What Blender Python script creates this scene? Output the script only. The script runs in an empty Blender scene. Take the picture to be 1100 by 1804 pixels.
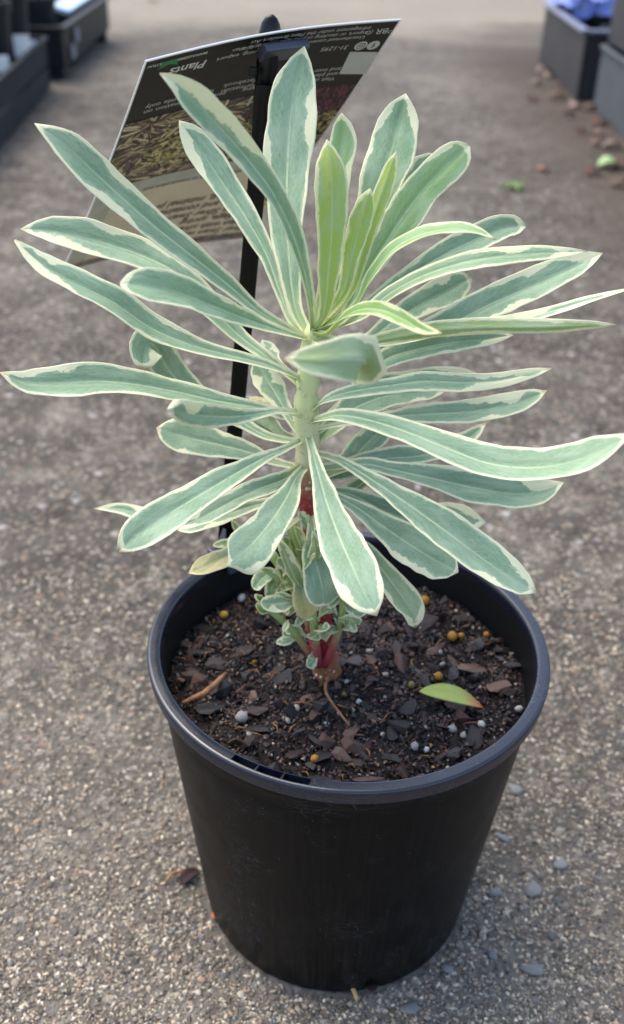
import bpy, bmesh, math, random
import numpy as np
from mathutils import Vector, Matrix

# ------------------------------------------------------------------ camera
scene = bpy.context.scene
PIT, ROLL, FPX = 0.5686, 0.0306, 1800.0
CAM = np.array([-0.0209, -0.4116, 0.5282])
_c, _s = math.cos(PIT), math.sin(PIT)
FWD = np.array([0, _c, -_s])
_up, _rt = np.array([0, _s, _c]), np.array([1.0, 0, 0])
_cr, _sr = math.cos(ROLL), math.sin(ROLL)
RT = _cr * _rt + _sr * _up
UP = -_sr * _rt + _cr * _up
cd = bpy.data.cameras.new('camera')
cam = bpy.data.objects.new('camera', cd)
scene.collection.objects.link(cam)
cam.matrix_world = Matrix(((RT[0], UP[0], -FWD[0], CAM[0]), (RT[1], UP[1], -FWD[1], CAM[1]),
                           (RT[2], UP[2], -FWD[2], CAM[2]), (0, 0, 0, 1)))
cd.sensor_fit = 'VERTICAL'
cd.sensor_height = 36.0
cd.sensor_width = 36.0 * 1100 / 1804
cd.lens = 36.0 * FPX / 1804
cd.clip_start, cd.clip_end = 0.02, 400
cd.dof.use_dof = True
cd.dof.focus_distance = 0.435
cd.dof.aperture_fstop = 9.0
scene.camera = cam

# ------------------------------------------------------------------ light
SUN_EL, SUN_AZ = math.radians(62), math.radians(-50)      # azimuth measured from +Y towards +X
world = bpy.data.worlds.new('World')
scene.world = world
world.use_nodes = True
nt = world.node_tree
sky = nt.nodes.new('ShaderNodeTexSky')
sky.sky_type = 'NISHITA'
sky.sun_disc = False
sky.sun_elevation = SUN_EL
sky.sun_rotation = SUN_AZ
sky.dust_density = 3.0
sky.ozone_density = 0.6
bg = nt.nodes['Background']
bg.inputs['Strength'].default_value = 0.15
nt.links.new(sky.outputs[0], bg.inputs['Color'])
sl = bpy.data.lights.new('sun', 'SUN')
sl.energy = 1.1
sl.angle = math.radians(50)
sl.color = (1.0, 0.94, 0.87)
sun = bpy.data.objects.new('sun', sl)
scene.collection.objects.link(sun)
sdir = Vector((math.cos(SUN_EL) * math.sin(SUN_AZ), math.cos(SUN_EL) * math.cos(SUN_AZ), math.sin(SUN_EL)))
sun.rotation_euler = sdir.to_track_quat('Z', 'Y').to_euler()
scene.view_settings.view_transform = 'Standard'
scene.view_settings.look = 'None'
scene.view_settings.exposure = 1.25
scene.view_settings.gamma = 1.0

# ------------------------------------------------------------------ helpers
COL = scene.collection
RNG = np.random.default_rng(7)
random.seed(7)


def lin(r, g, b):
    f = lambda v: (v / 255 / 12.92) if v / 255 <= 0.04045 else ((v / 255 + 0.055) / 1.055) ** 2.4
    return (f(r), f(g), f(b), 1.0)


def ray(x, y):
    return FWD + (x - 550) / FPX * RT - (y - 902) / FPX * UP


def at_z(x, y, z):
    d = ray(x, y)
    return CAM + d * (z - CAM[2]) / d[2]


def at_y(x, y, Y):
    d = ray(x, y)
    return CAM + d * (Y - CAM[1]) / d[1]


def nrm(v):
    v = np.asarray(v, float)
    return v / max(1e-12, np.linalg.norm(v))


def rot_about(v, axis, a):
    axis = nrm(axis)
    return v * math.cos(a) + np.cross(axis, v) * math.sin(a) + axis * np.dot(axis, v) * (1 - math.cos(a))


def empty(name, loc, label=None, cat=None, group=None, kind=None):
    o = bpy.data.objects.new(name, None)
    o.empty_display_size = 0.02
    COL.objects.link(o)
    o.location = tuple(loc)
    tag(o, label, cat, group, kind)
    return o


def tag(o, label=None, cat=None, group=None, kind=None):
    if label: o['label'] = label
    if cat: o['category'] = cat
    if group: o['group'] = group
    if kind: o['kind'] = kind
    return o


def wloc(o):
    p = np.zeros(3)
    while o is not None:
        p = p + np.array(o.location)
        o = o.parent
    return p


def mesh_obj(name, verts, faces, mat, parent=None, smooth=True, attrs=None, mats=None, fmat=None, origin=None):
    """world-space verts -> one object, its origin on the parent's (or the given) origin"""
    V = np.asarray(verts, float)
    org = wloc(parent) if parent is not None else np.zeros(3)
    loc = np.zeros(3)
    if origin is not None:
        loc = np.asarray(origin, float) - org
        org = np.asarray(origin, float)
    me = bpy.data.meshes.new(name)
    me.from_pydata([tuple(v) for v in (V - org)], [], [tuple(int(i) for i in f) for f in faces])
    for m in (mats or [mat]):
        me.materials.append(m)
    if fmat is not None:
        me.polygons.foreach_set('material_index', np.asarray(fmat, dtype=np.int32))
    if smooth:
        me.polygons.foreach_set('use_smooth', [True] * len(me.polygons))
    if attrs:
        for k, a in attrs.items():
            a = np.asarray(a, dtype=np.float32)
            if a.ndim == 1:
                at = me.attributes.new(k, 'FLOAT', 'POINT')
                at.data.foreach_set('value', a)
            else:
                at = me.attributes.new(k, 'FLOAT_VECTOR', 'POINT')
                at.data.foreach_set('vector', a.reshape(-1))
    me.update()
    o = bpy.data.objects.new(name, me)
    COL.objects.link(o)
    o.location = tuple(loc)
    if parent is not None:
        o.parent = parent
    return o


class MB:
    def __init__(s):
        s.v, s.f = [], []

    def add(s, v, f):
        n = len(s.v)
        s.v += [tuple(p) for p in v]
        s.f += [tuple(i + n for i in q) for q in f]

    def box(s, c, size, R=None, bevel=0.0):
        c = np.asarray(c, float)
        h = np.asarray(size, float) / 2
        bm = bmesh.new()
        bmesh.ops.create_cube(bm, size=1)
        for v in bm.verts:
            v.co = Vector((v.co.x * 2 * h[0], v.co.y * 2 * h[1], v.co.z * 2 * h[2]))
        if bevel:
            bmesh.ops.bevel(bm, geom=bm.edges[:], offset=bevel, segments=2, affect='EDGES', profile=0.5)
        bm.verts.ensure_lookup_table()
        P = np.array([tuple(v.co) for v in bm.verts])
        if R is not None:
            P = P @ np.asarray(R).T
        F = [[v.index for v in f.verts] for f in bm.faces]
        bm.free()
        s.add(P + c, F)

    def tube(s, pts, rad, n=10, cap=True, flat=1.0):
        pts = [np.asarray(p, float) for p in pts]
        rad = rad if hasattr(rad, '__len__') else [rad] * len(pts)
        V, F = [], []
        ref = None
        for i, p in enumerate(pts):
            t = nrm(pts[min(i + 1, len(pts) - 1)] - pts[max(i - 1, 0)])
            if ref is None:
                ref = np.array([1.0, 0, 0]) if abs(t[0]) < .8 else np.array([0, 1.0, 0])
            a = nrm(ref - t * (ref @ t))
            b = np.cross(t, a)
            ref = a
            for k in range(n):
                an = 2 * math.pi * k / n
                V.append(p + rad[i] * (a * math.cos(an) + b * math.sin(an) * flat))
        for i in range(len(pts) - 1):
            for k in range(n):
                F.append((i * n + k, i * n + (k + 1) % n, (i + 1) * n + (k + 1) % n, (i + 1) * n + k))
        if cap:
            F.append(tuple(range(n))[::-1])
            F.append(tuple((len(pts) - 1) * n + k for k in range(n)))
        s.add(V, F)

    def build(s, name, mat, parent=None, smooth=True, origin=None, **kw):
        return mesh_obj(name, s.v, s.f, mat, parent, smooth, origin=origin, **kw)


def catmull(pts, n):
    P = np.asarray(pts, float)
    if len(P) == 2:
        P = np.array([P[0], P[0] * .67 + P[1] * .33, P[0] * .33 + P[1] * .67, P[1]])
    Q = np.vstack([2 * P[0] - P[1], P, 2 * P[-1] - P[-2]])
    out = []
    for i in range(1, len(Q) - 2):
        p0, p1, p2, p3 = Q[i - 1], Q[i], Q[i + 1], Q[i + 2]
        for t in np.linspace(0, 1, 24, endpoint=False):
            out.append(.5 * (2 * p1 + (p2 - p0) * t + (2 * p0 - 5 * p1 + 4 * p2 - p3) * t * t + (3 * p1 - p0 - 3 * p2 + p3) * t ** 3))
    out.append(P[-1])
    out = np.array(out)
    L = np.concatenate([[0], np.cumsum(np.linalg.norm(np.diff(out, axis=0), axis=1))])
    tt = np.linspace(0, L[-1], n)
    return np.stack([np.interp(tt, L, out[:, k]) for k in range(3)], -1), L[-1]


def smooth_by_angle(o, ang=35):
    bm = bmesh.new()
    bm.from_mesh(o.data)
    a = math.radians(ang)
    for e in bm.edges:
        e.smooth = not (len(e.link_faces) == 2 and e.calc_face_angle(0) > a)
    bm.to_mesh(o.data)
    bm.free()


# ------------------------------------------------------------------ node helpers
class NT:
    def __init__(s, name):
        s.m = bpy.data.materials.new(name)
        s.m.use_nodes = True
        s.t = s.m.node_tree
        s.p = s.t.nodes['Principled BSDF']
        s.out = s.t.nodes['Material Output']

    def n(s, typ, **kw):
        nd = s.t.nodes.new(typ)
        for k, v in kw.items():
            setattr(nd, k, v)
        return nd

    def l(s, a, b):
        s.t.links.new(a, b)

    def val(s, x, sock):
        if isinstance(x, (int, float)):
            sock.default_value = x
        elif isinstance(x, (tuple, list)):
            sock.default_value = x
        else:
            s.l(x, sock)

    def math(s, op, a, b=0.0, c=None):
        nd = s.n('ShaderNodeMath', operation=op)
        s.val(a, nd.inputs[0])
        s.val(b, nd.inputs[1])
        if c is not None: s.val(c, nd.inputs[2])
        return nd.outputs[0]

    def mix(s, f, a, b, bt='MIX'):
        nd = s.n('ShaderNodeMix', data_type='RGBA', blend_type=bt)
        s.val(f, nd.inputs[0])
        s.val(a, nd.inputs[6])
        s.val(b, nd.inputs[7])
        return nd.outputs[2]

    def noise(s, vec, scale, detail=2.0, rough=.5):
        nd = s.n('ShaderNodeTexNoise')
        if vec is not None: s.l(vec, nd.inputs['Vector'])
        nd.inputs['Scale'].default_value = scale
        nd.inputs['Detail'].default_value = detail
        nd.inputs['Roughness'].default_value = rough
        return nd.outputs[0]

    def voro(s, vec, scale, out=0, feature='F1'):
        nd = s.n('ShaderNodeTexVoronoi', feature=feature)
        if vec is not None: s.l(vec, nd.inputs['Vector'])
        nd.inputs['Scale'].default_value = scale
        return nd.outputs[out]

    def comb(s, x, y, z):
        nd = s.n('ShaderNodeCombineXYZ')
        for i, q in enumerate((x, y, z)): s.val(q, nd.inputs[i])
        return nd.outputs[0]

    def sep(s, v):
        nd = s.n('ShaderNodeSeparateXYZ')
        s.l(v, nd.inputs[0])
        return nd.outputs

    def attr(s, name):
        nd = s.n('ShaderNodeAttribute', attribute_name=name)
        return nd

    def sstep(s, x, a, b, o0=0.0, o1=1.0):
        nd = s.n('ShaderNodeMapRange', interpolation_type='SMOOTHSTEP')
        s.val(x, nd.inputs[0])
        for i, q in enumerate((a, b, o0, o1)): s.val(q, nd.inputs[i + 1])
        return nd.outputs[0]

    def ramp(s, fac, stops, interp='LINEAR'):
        nd = s.n('ShaderNodeValToRGB')
        cr = nd.color_ramp
        cr.interpolation = interp
        while len(cr.elements) < len(stops): cr.elements.new(.5)
        for e, (p, c) in zip(cr.elements, stops):
            e.position = p
            e.color = c
        s.l(fac, nd.inputs[0])
        return nd.outputs[0]

    def geo(s):
        return s.n('ShaderNodeNewGeometry').outputs['Position']

    def obj(s):
        return s.n('ShaderNodeTexCoord').outputs['Object']

    def rnd(s):
        return s.n('ShaderNodeObjectInfo').outputs['Random']

    def bump(s, h, strength, dist=.001):
        nd = s.n('ShaderNodeBump')
        nd.inputs['Strength'].default_value = strength
        nd.inputs['Distance'].default_value = dist
        s.l(h, nd.inputs['Height'])
        s.l(nd.outputs[0], s.p.inputs['Normal'])
        return nd

    def fin(s, col=None, rough=.6, spec=.4):
        if col is not None: s.val(col, s.p.inputs['Base Color'])
        s.val(rough, s.p.inputs['Roughness'])
        s.p.inputs['Specular IOR Level'].default_value = spec
        return s.m


def plain(name, col, rough=.6, spec=.4, var=.15, scale=60):
    k = NT(name)
    nz = k.noise(k.obj(), scale, 3)
    dark = tuple(c * (1 - var) for c in col[:3]) + (1,)
    lite = tuple(min(1, c * (1 + var)) for c in col[:3]) + (1,)
    k.bump(nz, .1, .0005)
    return k.fin(k.ramp(nz, [(.3, dark), (.7, lite)]), rough, spec)


# ------------------------------------------------------------------ materials: leaf
def leaf_material(name, under):
    k = NT(name)
    A = k.sep(k.attr('leaf_uv').outputs['Vector'])        # u, v, distance to margin (mm)
    B = k.sep(k.attr('leaf_tone').outputs['Vector'])      # youth, yellowing, seed
    mid = k.attr('leaf_mid').outputs['Fac']               # distance to midrib (mm)
    u, v, edge = A[0], A[1], A[2]
    young, yel, seed = B[0], B[1], B[2]
    side = k.math('SIGN', u)
    lowv = k.comb(k.math('MULTIPLY', v, 5.0), k.math('MULTIPLY', side, 7.0), seed)
    low = k.noise(lowv, 1.0, 1.0)
    jagv = k.comb(k.math('MULTIPLY', v, 30.0), k.math('MULTIPLY', u, 3.0), seed)
    jag = k.noise(jagv, 1.0, 3.0, .65)
    gain = k.sstep(v, .35, .95)
    wide = k.math('MAXIMUM', k.math('SUBTRACT', low, .5), 0.0)
    wide = k.math('MULTIPLY', k.math('MULTIPLY', wide, gain), k.math('SUBTRACT', 24.0, k.math('MULTIPLY', young, 19.0)))
    thr = k.math('ADD', k.math('MULTIPLY', k.math('SUBTRACT', jag, .5), k.math('ADD', k.math('MULTIPLY', wide, 1.3), 1.5)), wide)
    thr = k.math('ADD', thr, k.math('SUBTRACT', 1.12, k.math('MULTIPLY', young, .35)))
    # tip is cream all over
    thr = k.math('ADD', thr, k.sstep(v, .955, 1.0, 0.0, 2.6))
    cream = k.sstep(k.math('SUBTRACT', edge, thr), -.13, .13, 1.0, 0.0)
    # a washed grey-green layer between margin and blade
    haz = k.noise(k.comb(k.math('MULTIPLY', v, 22.0), k.math('MULTIPLY', u, 4.0), k.math('ADD', seed, 11.0)), 1.0, 3.0, .6)
    wash = k.sstep(k.math('SUBTRACT', edge, k.math('ADD', thr, k.math('MULTIPLY', k.math('SUBTRACT', haz, .42), 5.5))), -.5, .5, k.math('SUBTRACT', .55, k.math('MULTIPLY', young, .4)), 0.0)
    # stray cream / pale green sectors inside the blade
    strv = k.comb(k.math('MULTIPLY', v, 3.0), k.math('MULTIPLY', u, 5.0), k.math('ADD', seed, 31.0))
    streak = k.sstep(k.noise(strv, 1.0, 2.0), .56, .72, 0.0, .35)
    mott = k.noise(k.comb(k.math('MULTIPLY', v, 60.0), k.math('MULTIPLY', u, 14.0), seed), 1.0, 3.0)
    if under:
        c_old = k.mix(mott, lin(158, 178, 128), lin(178, 196, 148))
        c_young = k.mix(mott, lin(190, 210, 100), lin(208, 222, 126))
    else:
        c_old = k.mix(k.sstep(mott, .25, .75), lin(140, 170, 138), lin(165, 193, 158))
        c_young = lin(160, 200, 112)
    base = k.mix(young, c_old, c_young)
    age = k.attr('leaf_age').outputs['Fac']
    var = k.math('FRACT', k.math('MULTIPLY', seed, .618))
    base = k.mix(k.math('MULTIPLY', k.math('MULTIPLY', var, .28), k.math('SUBTRACT', 1.0, young)), base, lin(108, 138, 108))
    base = k.mix(k.math('MULTIPLY', age, .2), base, lin(122, 146, 120))
    wv = k.math('SINE', k.math('MULTIPLY', k.math('ADD', k.math('SUBTRACT', k.math('MULTIPLY', v, 26.0), k.math('MULTIPLY', k.math('ABSOLUTE', u), 3.4)), k.math('MULTIPLY', low, 2.0)), 6.283))
    vein = k.math('MULTIPLY', k.sstep(wv, .86, 1.0), k.sstep(haz, .4, .6, .05, .32))
    base = k.mix(vein, base, lin(196, 216, 188))
    blot = k.noise(k.comb(k.math('MULTIPLY', v, 8.0), k.math('MULTIPLY', u, 1.6), k.math('ADD', seed, 5.0)), 1.0, 2.0)
    base = k.mix(k.sstep(blot, .42, .68, 0.0, .4), base, lin(190, 210, 182))
    base = k.mix(k.sstep(blot, .2, .38, .4, 0.0), base, lin(116, 146, 118))
    base = k.mix(streak, base, lin(178, 203, 170))
    base = k.mix(wash, base, lin(196, 212, 180))
    rib = k.sstep(mid, .2, .6, 1.0, 0.0)
    rib = k.math('MULTIPLY', rib, k.sstep(v, .6, .97, .95, .15))
    rib = k.math('MULTIPLY', rib, k.sstep(jag, .3, .5, .45, 1.0))
    base = k.mix(rib, base, lin(208, 226, 184))
    # pale petiole
    base = k.mix(k.sstep(v, .02, .22, .6, 0.0), base, lin(188, 208, 150))
    crc = k.mix(mott, lin(238, 236, 190), lin(248, 246, 216))
    col = k.mix(cream, base, crc)
    # yellowing of old leaves, stronger to the tip
    yv = k.math('MULTIPLY', yel, k.sstep(k.math('ADD', v, k.math('MULTIPLY', k.math('SUBTRACT', low, .5), .8)), .3, .95))
    col = k.mix(k.math('MINIMUM', yv, 1.0), col, k.mix(jag, lin(232, 222, 150), lin(196, 160, 84)))
    age = k.attr('leaf_age').outputs['Fac']
    # browned tips on some of the older leaves
    btip = k.math('MULTIPLY', k.sstep(k.math('ADD', v, k.math('MULTIPLY', k.math('SUBTRACT', jag, .5), .03)), .972, .99), k.sstep(k.math('FRACT', k.math('MULTIPLY', seed, .37)), .45, .55))
    col = k.mix(k.math('MULTIPLY', btip, k.math('ADD', .25, k.math('MULTIPLY', age, .6))), col, lin(176, 134, 84))
    # little soil specks
    sp = k.voro(k.comb(k.math('MULTIPLY', v, 26.0), k.math('MULTIPLY', u, 4.0), seed), 1.0)
    spm = k.sstep(sp, .05, .09, 1.0, 0.0)
    spm = k.math('MULTIPLY', spm, k.sstep(k.math('ADD', k.noise(lowv, 2.3, 1.0), k.math('MULTIPLY', age, .12)), .58, .66, 0.0, .85))
    col = k.mix(spm, col, lin(58, 60, 48))
    k.bump(k.noise(k.comb(k.math('MULTIPLY', v, 38.0), k.math('MULTIPLY', u, 9.0), seed), 1.0, 3.0), .35, .0006)
    k.fin(col, .58, .25)
    tr = k.n('ShaderNodeBsdfTranslucent')
    k.l(k.mix(.35, col, lin(206, 220, 150)), tr.inputs['Color'])
    mx = k.n('ShaderNodeMixShader')
    k.l(k.math('ADD', .2, k.math('MULTIPLY', young, .28)), mx.inputs[0])
    k.l(k.p.outputs[0], mx.inputs[1])
    k.l(tr.outputs[0], mx.inputs[2])
    k.l(mx.outputs[0], k.out.inputs['Surface'])
    return k.m


M_TOP = leaf_material('leaf_upper', False)
M_UND = leaf_material('leaf_under', True)


def stem_material():
    k = NT('stem_skin')
    z = k.sep(k.geo())[2]
    nz = k.noise(k.geo(), 160, 3)
    zz = k.math('ADD', z, k.math('MULTIPLY', k.math('SUBTRACT', nz, .5), .02))
    col = k.ramp(k.sstep(zz, .165, .365), [(0, lin(150, 104, 66)), (.012, lin(150, 84, 64)), (.03, lin(150, 42, 52)), (.58, lin(156, 54, 62)),
                                           (.67, lin(178, 140, 112)), (.74, lin(212, 212, 166)), (1, lin(204, 214, 150))])
    spk = k.sstep(k.voro(k.geo(), 420), .1, .16, 1.0, 0.0)
    col = k.mix(k.math('MULTIPLY', spk, k.sstep(nz, .5, .6, 0.0, .8)), col, lin(96, 84, 60))
    lit = k.noise(k.geo(), 700, 3)
    col = k.mix(k.sstep(lit, .55, .75, 0, .35), col, lin(222, 220, 190))
    k.bump(nz, .3, .0008)
    return k.fin(col, .5, .35)


def shoot_material():
    k = NT('shoot_skin')
    v = k.attr('along').outputs['Fac']
    nz = k.noise(k.geo(), 300, 3)
    col = k.ramp(k.math('ADD', v, k.math('MULTIPLY', k.math('SUBTRACT', nz, .5), .2)),
                 [(0, lin(158, 50, 62)), (.22, lin(168, 84, 82)), (.38, lin(170, 150, 106)), (.55, lin(164, 180, 112)), (1, lin(158, 186, 112))])
    return k.fin(col, .5, .3)


M_STEM, M_SHOOT = stem_material(), shoot_material()


def pot_material(name, base, lite, rough, dust, spec):
    k = NT(name)
    P = k.obj()
    x, y, z = k.sep(P)
    ang = k.math('ARCTAN2', y, x)
    streak = k.noise(k.comb(k.math('MULTIPLY', ang, 60.0), k.math('MULTIPLY', z, 18.0), 0.0), 1.0, 4.0, .6)
    blot = k.noise(P, 55, 4, .6)
    low = k.sstep(z, .0, .13, 1.0, .3)
    d = k.math('MULTIPLY', k.sstep(k.math('ADD', k.math('MULTIPLY', streak, .6), k.math('MULTIPLY', blot, .5)), .46, .72), low)
    col = k.mix(k.math('MULTIPLY', d, dust), base, lite)
    scr = k.voro(k.comb(k.math('MULTIPLY', ang, 9.0), k.math('MULTIPLY', z, 260.0), k.math('MULTIPLY', blot, 4.0)), 1.0, feature='DISTANCE_TO_EDGE')
    sm = k.math('MULTIPLY', k.sstep(scr, .0, .03, 1.0, 0.0), k.sstep(k.noise(P, 24, 2), .54, .66, 0.0, .5))
    col = k.mix(sm, col, lin(92, 94, 98))
    spk = k.sstep(k.voro(P, 330), .06, .1, 1.0, 0.0)
    spk = k.math('MULTIPLY', spk, k.sstep(k.noise(P, 90, 2), .52, .66, 0.0, .7))
    col = k.mix(spk, col, lin(150, 138, 120))
    rg = k.math('ADD', rough, k.math('MULTIPLY', k.math('SUBTRACT', blot, .5), .25))
    k.bump(k.noise(P, 900, 3), .08, .0003)
    return k.fin(col, rg, spec)


M_POT = pot_material('pot_plastic', lin(6, 6, 8), lin(50, 47, 45), .42, .5, .16)
M_RIM = pot_material('rim_plastic', lin(12, 20, 38), lin(60, 63, 68), .28, .1, .85)  # base colour tinted blue to stand in for sky sheen on the rim
M_POTIN = plain('pot_inside', lin(10, 10, 11), .5, .4)
M_STAKE = plain('stake_plastic', lin(8, 8, 9), .32, .35, .2, 200)
M_CLIP = plain('clip_plastic', lin(72, 75, 88), .3, .6, .1, 200)


def by_random(name, stops, rough=.75, nscale=400, bump=.5, wet=None, spec=.3):
    k = NT(name)
    r = k.rnd()
    nz = k.noise(k.obj(), nscale, 4, .6)
    col = k.ramp(r, stops, 'CONSTANT')
    col = k.mix(k.sstep(nz, .3, .75, .45, 0.0), col, lin(16, 12, 11))
    k.bump(nz, bump, .0006)
    return k.fin(col, rough, spec)


M_BARK = by_random('bark', [(0, lin(37, 28, 25)), (.18, lin(56, 41, 35)), (.36, lin(68, 51, 44)), (.52, lin(86, 61, 52)),
                            (.64, lin(61, 56, 56)), (.76, lin(108, 79, 68)), (.86, lin(89, 80, 79)), (.94, lin(135, 107, 89))], .38, spec=.5)
M_PERL = by_random('perlite', [(0, lin(214, 212, 204)), (.4, lin(190, 180, 160)), (.7, lin(170, 168, 164))], .8, 600, .3)
M_PRILL = by_random('fertiliser_coat', [(0, lin(200, 142, 44)), (.4, lin(212, 168, 72)), (.7, lin(140, 126, 62)), (.85, lin(186, 116, 56))], .4, 420, .4, spec=.4)


def vcol_material(name, rough=.8, spec=.3, bump=.4, nscale=500, dirt=.5):
    k = NT(name)
    c = k.attr('tint').outputs['Color']
    nz = k.noise(k.obj(), nscale, 4, .6)
    col = k.mix(k.sstep(nz, .3, .7, dirt, 0.0), c, lin(20, 16, 14))
    k.bump(nz, bump, .0005)
    return k.fin(col, rough, spec)


M_CRUMB = vcol_material('crumb', .4, .5)
M_GRIT = vcol_material('grit', .8, .3, .3, 700, .25)


def soil_material():
    k = NT('potting_soil')
    a = k.noise(k.geo(), 240, 5, .65)
    b = k.voro(k.geo(), 420)
    col = k.ramp(k.math('MULTIPLY', a, k.math('ADD', b, .55)), [(.2, lin(8, 7, 7)), (.45, lin(22, 18, 17)), (.7, lin(46, 36, 32))])
    k.bump(a, 1.0, .003)
    return k.fin(col, .7, .3)


def ground_material():
    k = NT('concrete')
    P = k.geo()
    x, y, z = k.sep(P)
    big = k.noise(P, 2.1, 4, .55)
    midn = k.noise(P, 14, 4, .6)
    fine = k.noise(P, 110, 5, .7)
    base = k.ramp(k.math('ADD', k.math('MULTIPLY', big, .5), k.math('MULTIPLY', midn, .5)),
                  [(.40, lin(55, 52, 46)), (.5, lin(83, 79, 70)), (.6, lin(116, 111, 100))])
    vr = k.n('ShaderNodeTexVoronoi')
    k.l(P, vr.inputs['Vector'])
    vr.inputs['Scale'].default_value = 190
    cell = k.sep(vr.outputs['Color'])
    agg = k.ramp(cell[0], [(0, lin(72, 66, 58)), (.25, lin(138, 128, 112)), (.5, lin(172, 160, 140)), (.7, lin(104, 100, 94)),
                           (.85, lin(196, 188, 174)), (.94, lin(170, 136, 112))], 'CONSTANT')
    inside = k.sstep(vr.outputs['Distance'], .35, .6, .75, 0.0)
    col = k.mix(inside, base, agg, 'MIX')
    col = k.mix(.35, col, base)
    col = k.mix(k.sstep(fine, .35, .6, .55, 0.0), col, lin(70, 64, 60))
    # coarser pale and dark flecks, seen on the farther ground
    f1 = k.noise(P, 34, 3, .6)
    col = k.mix(k.sstep(f1, .56, .7, 0.0, .4), col, lin(150, 143, 132))
    f3 = k.voro(P, 30)
    col = k.mix(k.math('MULTIPLY', k.sstep(f3, .08, .17, .75, 0.0), k.sstep(y, .0, .5)), col, lin(170, 166, 160))
    f2 = k.noise(k.comb(k.math('ADD', x, 5.0), y, 0.0), 26, 3, .6)
    col = k.mix(k.sstep(f2, .54, .68, 0.0, .55), col, lin(58, 52, 46))
    # the drier, paler slab further down the aisle
    edge = k.math('ADD', y, k.math('MULTIPLY', k.math('SUBTRACT', k.noise(P, 1.6, 3), .5), 1.3))
    dry = k.sstep(edge, 3.35, 4.1)
    col = k.mix(k.math('MULTIPLY', dry, .8), col, k.mix(big, lin(132, 125, 110), lin(156, 148, 131)))
    near_pale = k.sstep(k.math('ADD', y, k.math('MULTIPLY', k.math('SUBTRACT', midn, .5), .5)), .25, -.1)
    col = k.mix(k.math('MULTIPLY', near_pale, .22), col, lin(150, 144, 134))  # concrete blended paler towards the front, with a noisy boundary
    # darker dirt that has gathered along the right hand crates
    dirt = k.math('ADD', x, k.math('MULTIPLY', k.math('SUBTRACT', midn, .5), .35))
    col = k.mix(k.math('MULTIPLY', k.sstep(dirt, .30, .62), k.math('SUBTRACT', .75, k.math('MULTIPLY', dry, .7))), col, lin(68, 57, 48))
    h = k.math('ADD', k.math('MULTIPLY', fine, 1.0), k.math('MULTIPLY', vr.outputs['Distance'], -.8))
    k.bump(h, .9, .003)
    return k.fin(col, .85, .25)


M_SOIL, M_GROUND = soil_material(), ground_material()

# ================================================================== SETTING
bm_v, bm_f = [], []
S = 60.0
gx = np.array([-S, -8, -2, -.8, -.3, 0, .3, .8, 2, 8, S])
gy = np.array([-S, -3, -.6, -.1, .3, .8, 1.6, 2.6, 4, 8, 20, S])
for yy in gy:
    for xx in gx:
        bm_v.append((xx, yy, 0))
nx = len(gx)
for j in range(len(gy) - 1):
    for i in range(nx - 1):
        bm_f.append((j * nx + i, j * nx + i + 1, (j + 1) * nx + i + 1, (j + 1) * nx + i))
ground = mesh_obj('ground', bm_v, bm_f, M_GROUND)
tag(ground, 'worn grey brown exposed aggregate concrete of the nursery aisle', 'ground', kind='structure')


def hull(rng, n, sx, sy, sz):
    """irregular convex lump: verts, faces"""
    p = rng.normal(size=(n, 3))
    p /= np.linalg.norm(p, axis=1)[:, None]
    p *= rng.uniform(.75, 1.0, size=(n, 1))
    p *= np.array([sx, sy, sz])
    b = bmesh.new()
    vs = [b.verts.new(tuple(q)) for q in p]
    r = bmesh.ops.convex_hull(b, input=vs)
    junk = [e for e in r['geom_interior'] if isinstance(e, bmesh.types.BMVert)]
    if junk: bmesh.ops.delete(b, geom=junk, context='VERTS')
    b.verts.index_update()
    V = np.array([tuple(v.co) for v in b.verts])
    F = [[v.index for v in f.verts] for f in b.faces]
    b.free()
    return V, F


def rotm(yaw, tx=0, ty=0):
    return np.array(Matrix.Rotation(yaw, 3, 'Z') @ Matrix.Rotation(tx, 3, 'X') @ Matrix.Rotation(ty, 3, 'Y'))


HULLS = [hull(RNG, 13, 1, 1, 1) for _ in range(14)]
SMALL = [hull(RNG, 8, 1, 1, 1) for _ in range(14)]
OCT = [hull(RNG, 7, 1, 1, 1) for _ in range(10)]

# pebbles showing in the concrete
k_ = [(0, lin(120, 112, 100)), (.2, lin(160, 150, 132)), (.4, lin(184, 172, 150)), (.55, lin(132, 130, 126)), (.7, lin(206, 196, 176)),
      (.84, lin(110, 108, 106)), (.92, lin(176, 152, 128))]
M_PEB = by_random('pebble_stone', k_, .75, 260, .2)
M_PEBGREY = plain('slate_stone', lin(120, 122, 120), .7, .3, .2, 200)
peb_mesh = []
for V, F in HULLS[:8]:
    me = bpy.data.meshes.new('pebble')
    me.from_pydata([tuple(v) for v in V], [], F)
    me.materials.append(M_PEB)
    me.polygons.foreach_set('use_smooth', [True] * len(me.polygons))
    peb_mesh.append(me)


def under_pot(x, y, r=.081):
    return x * x + y * y < r * r


def ground_sample(rng):
    while True:
        px, py = rng.uniform(-40, 1140), rng.uniform(1000, 1850)
        p = at_z(px, py, 0)
        if not under_pot(p[0], p[1]): return p


def add_pebble(p, sx, sy, sz, yaw, mat=None, sink=.35, me=None):
    o = bpy.data.objects.new('pebble', me or peb_mesh[int(RNG.integers(len(peb_mesh)))])
    COL.objects.link(o)
    o.parent = ground
    o.location = (p[0], p[1], sz * (1 - 2 * sink))
    o.rotation_euler = (0, 0, yaw)
    o.scale = (sx, sy, sz)
    return o


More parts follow.
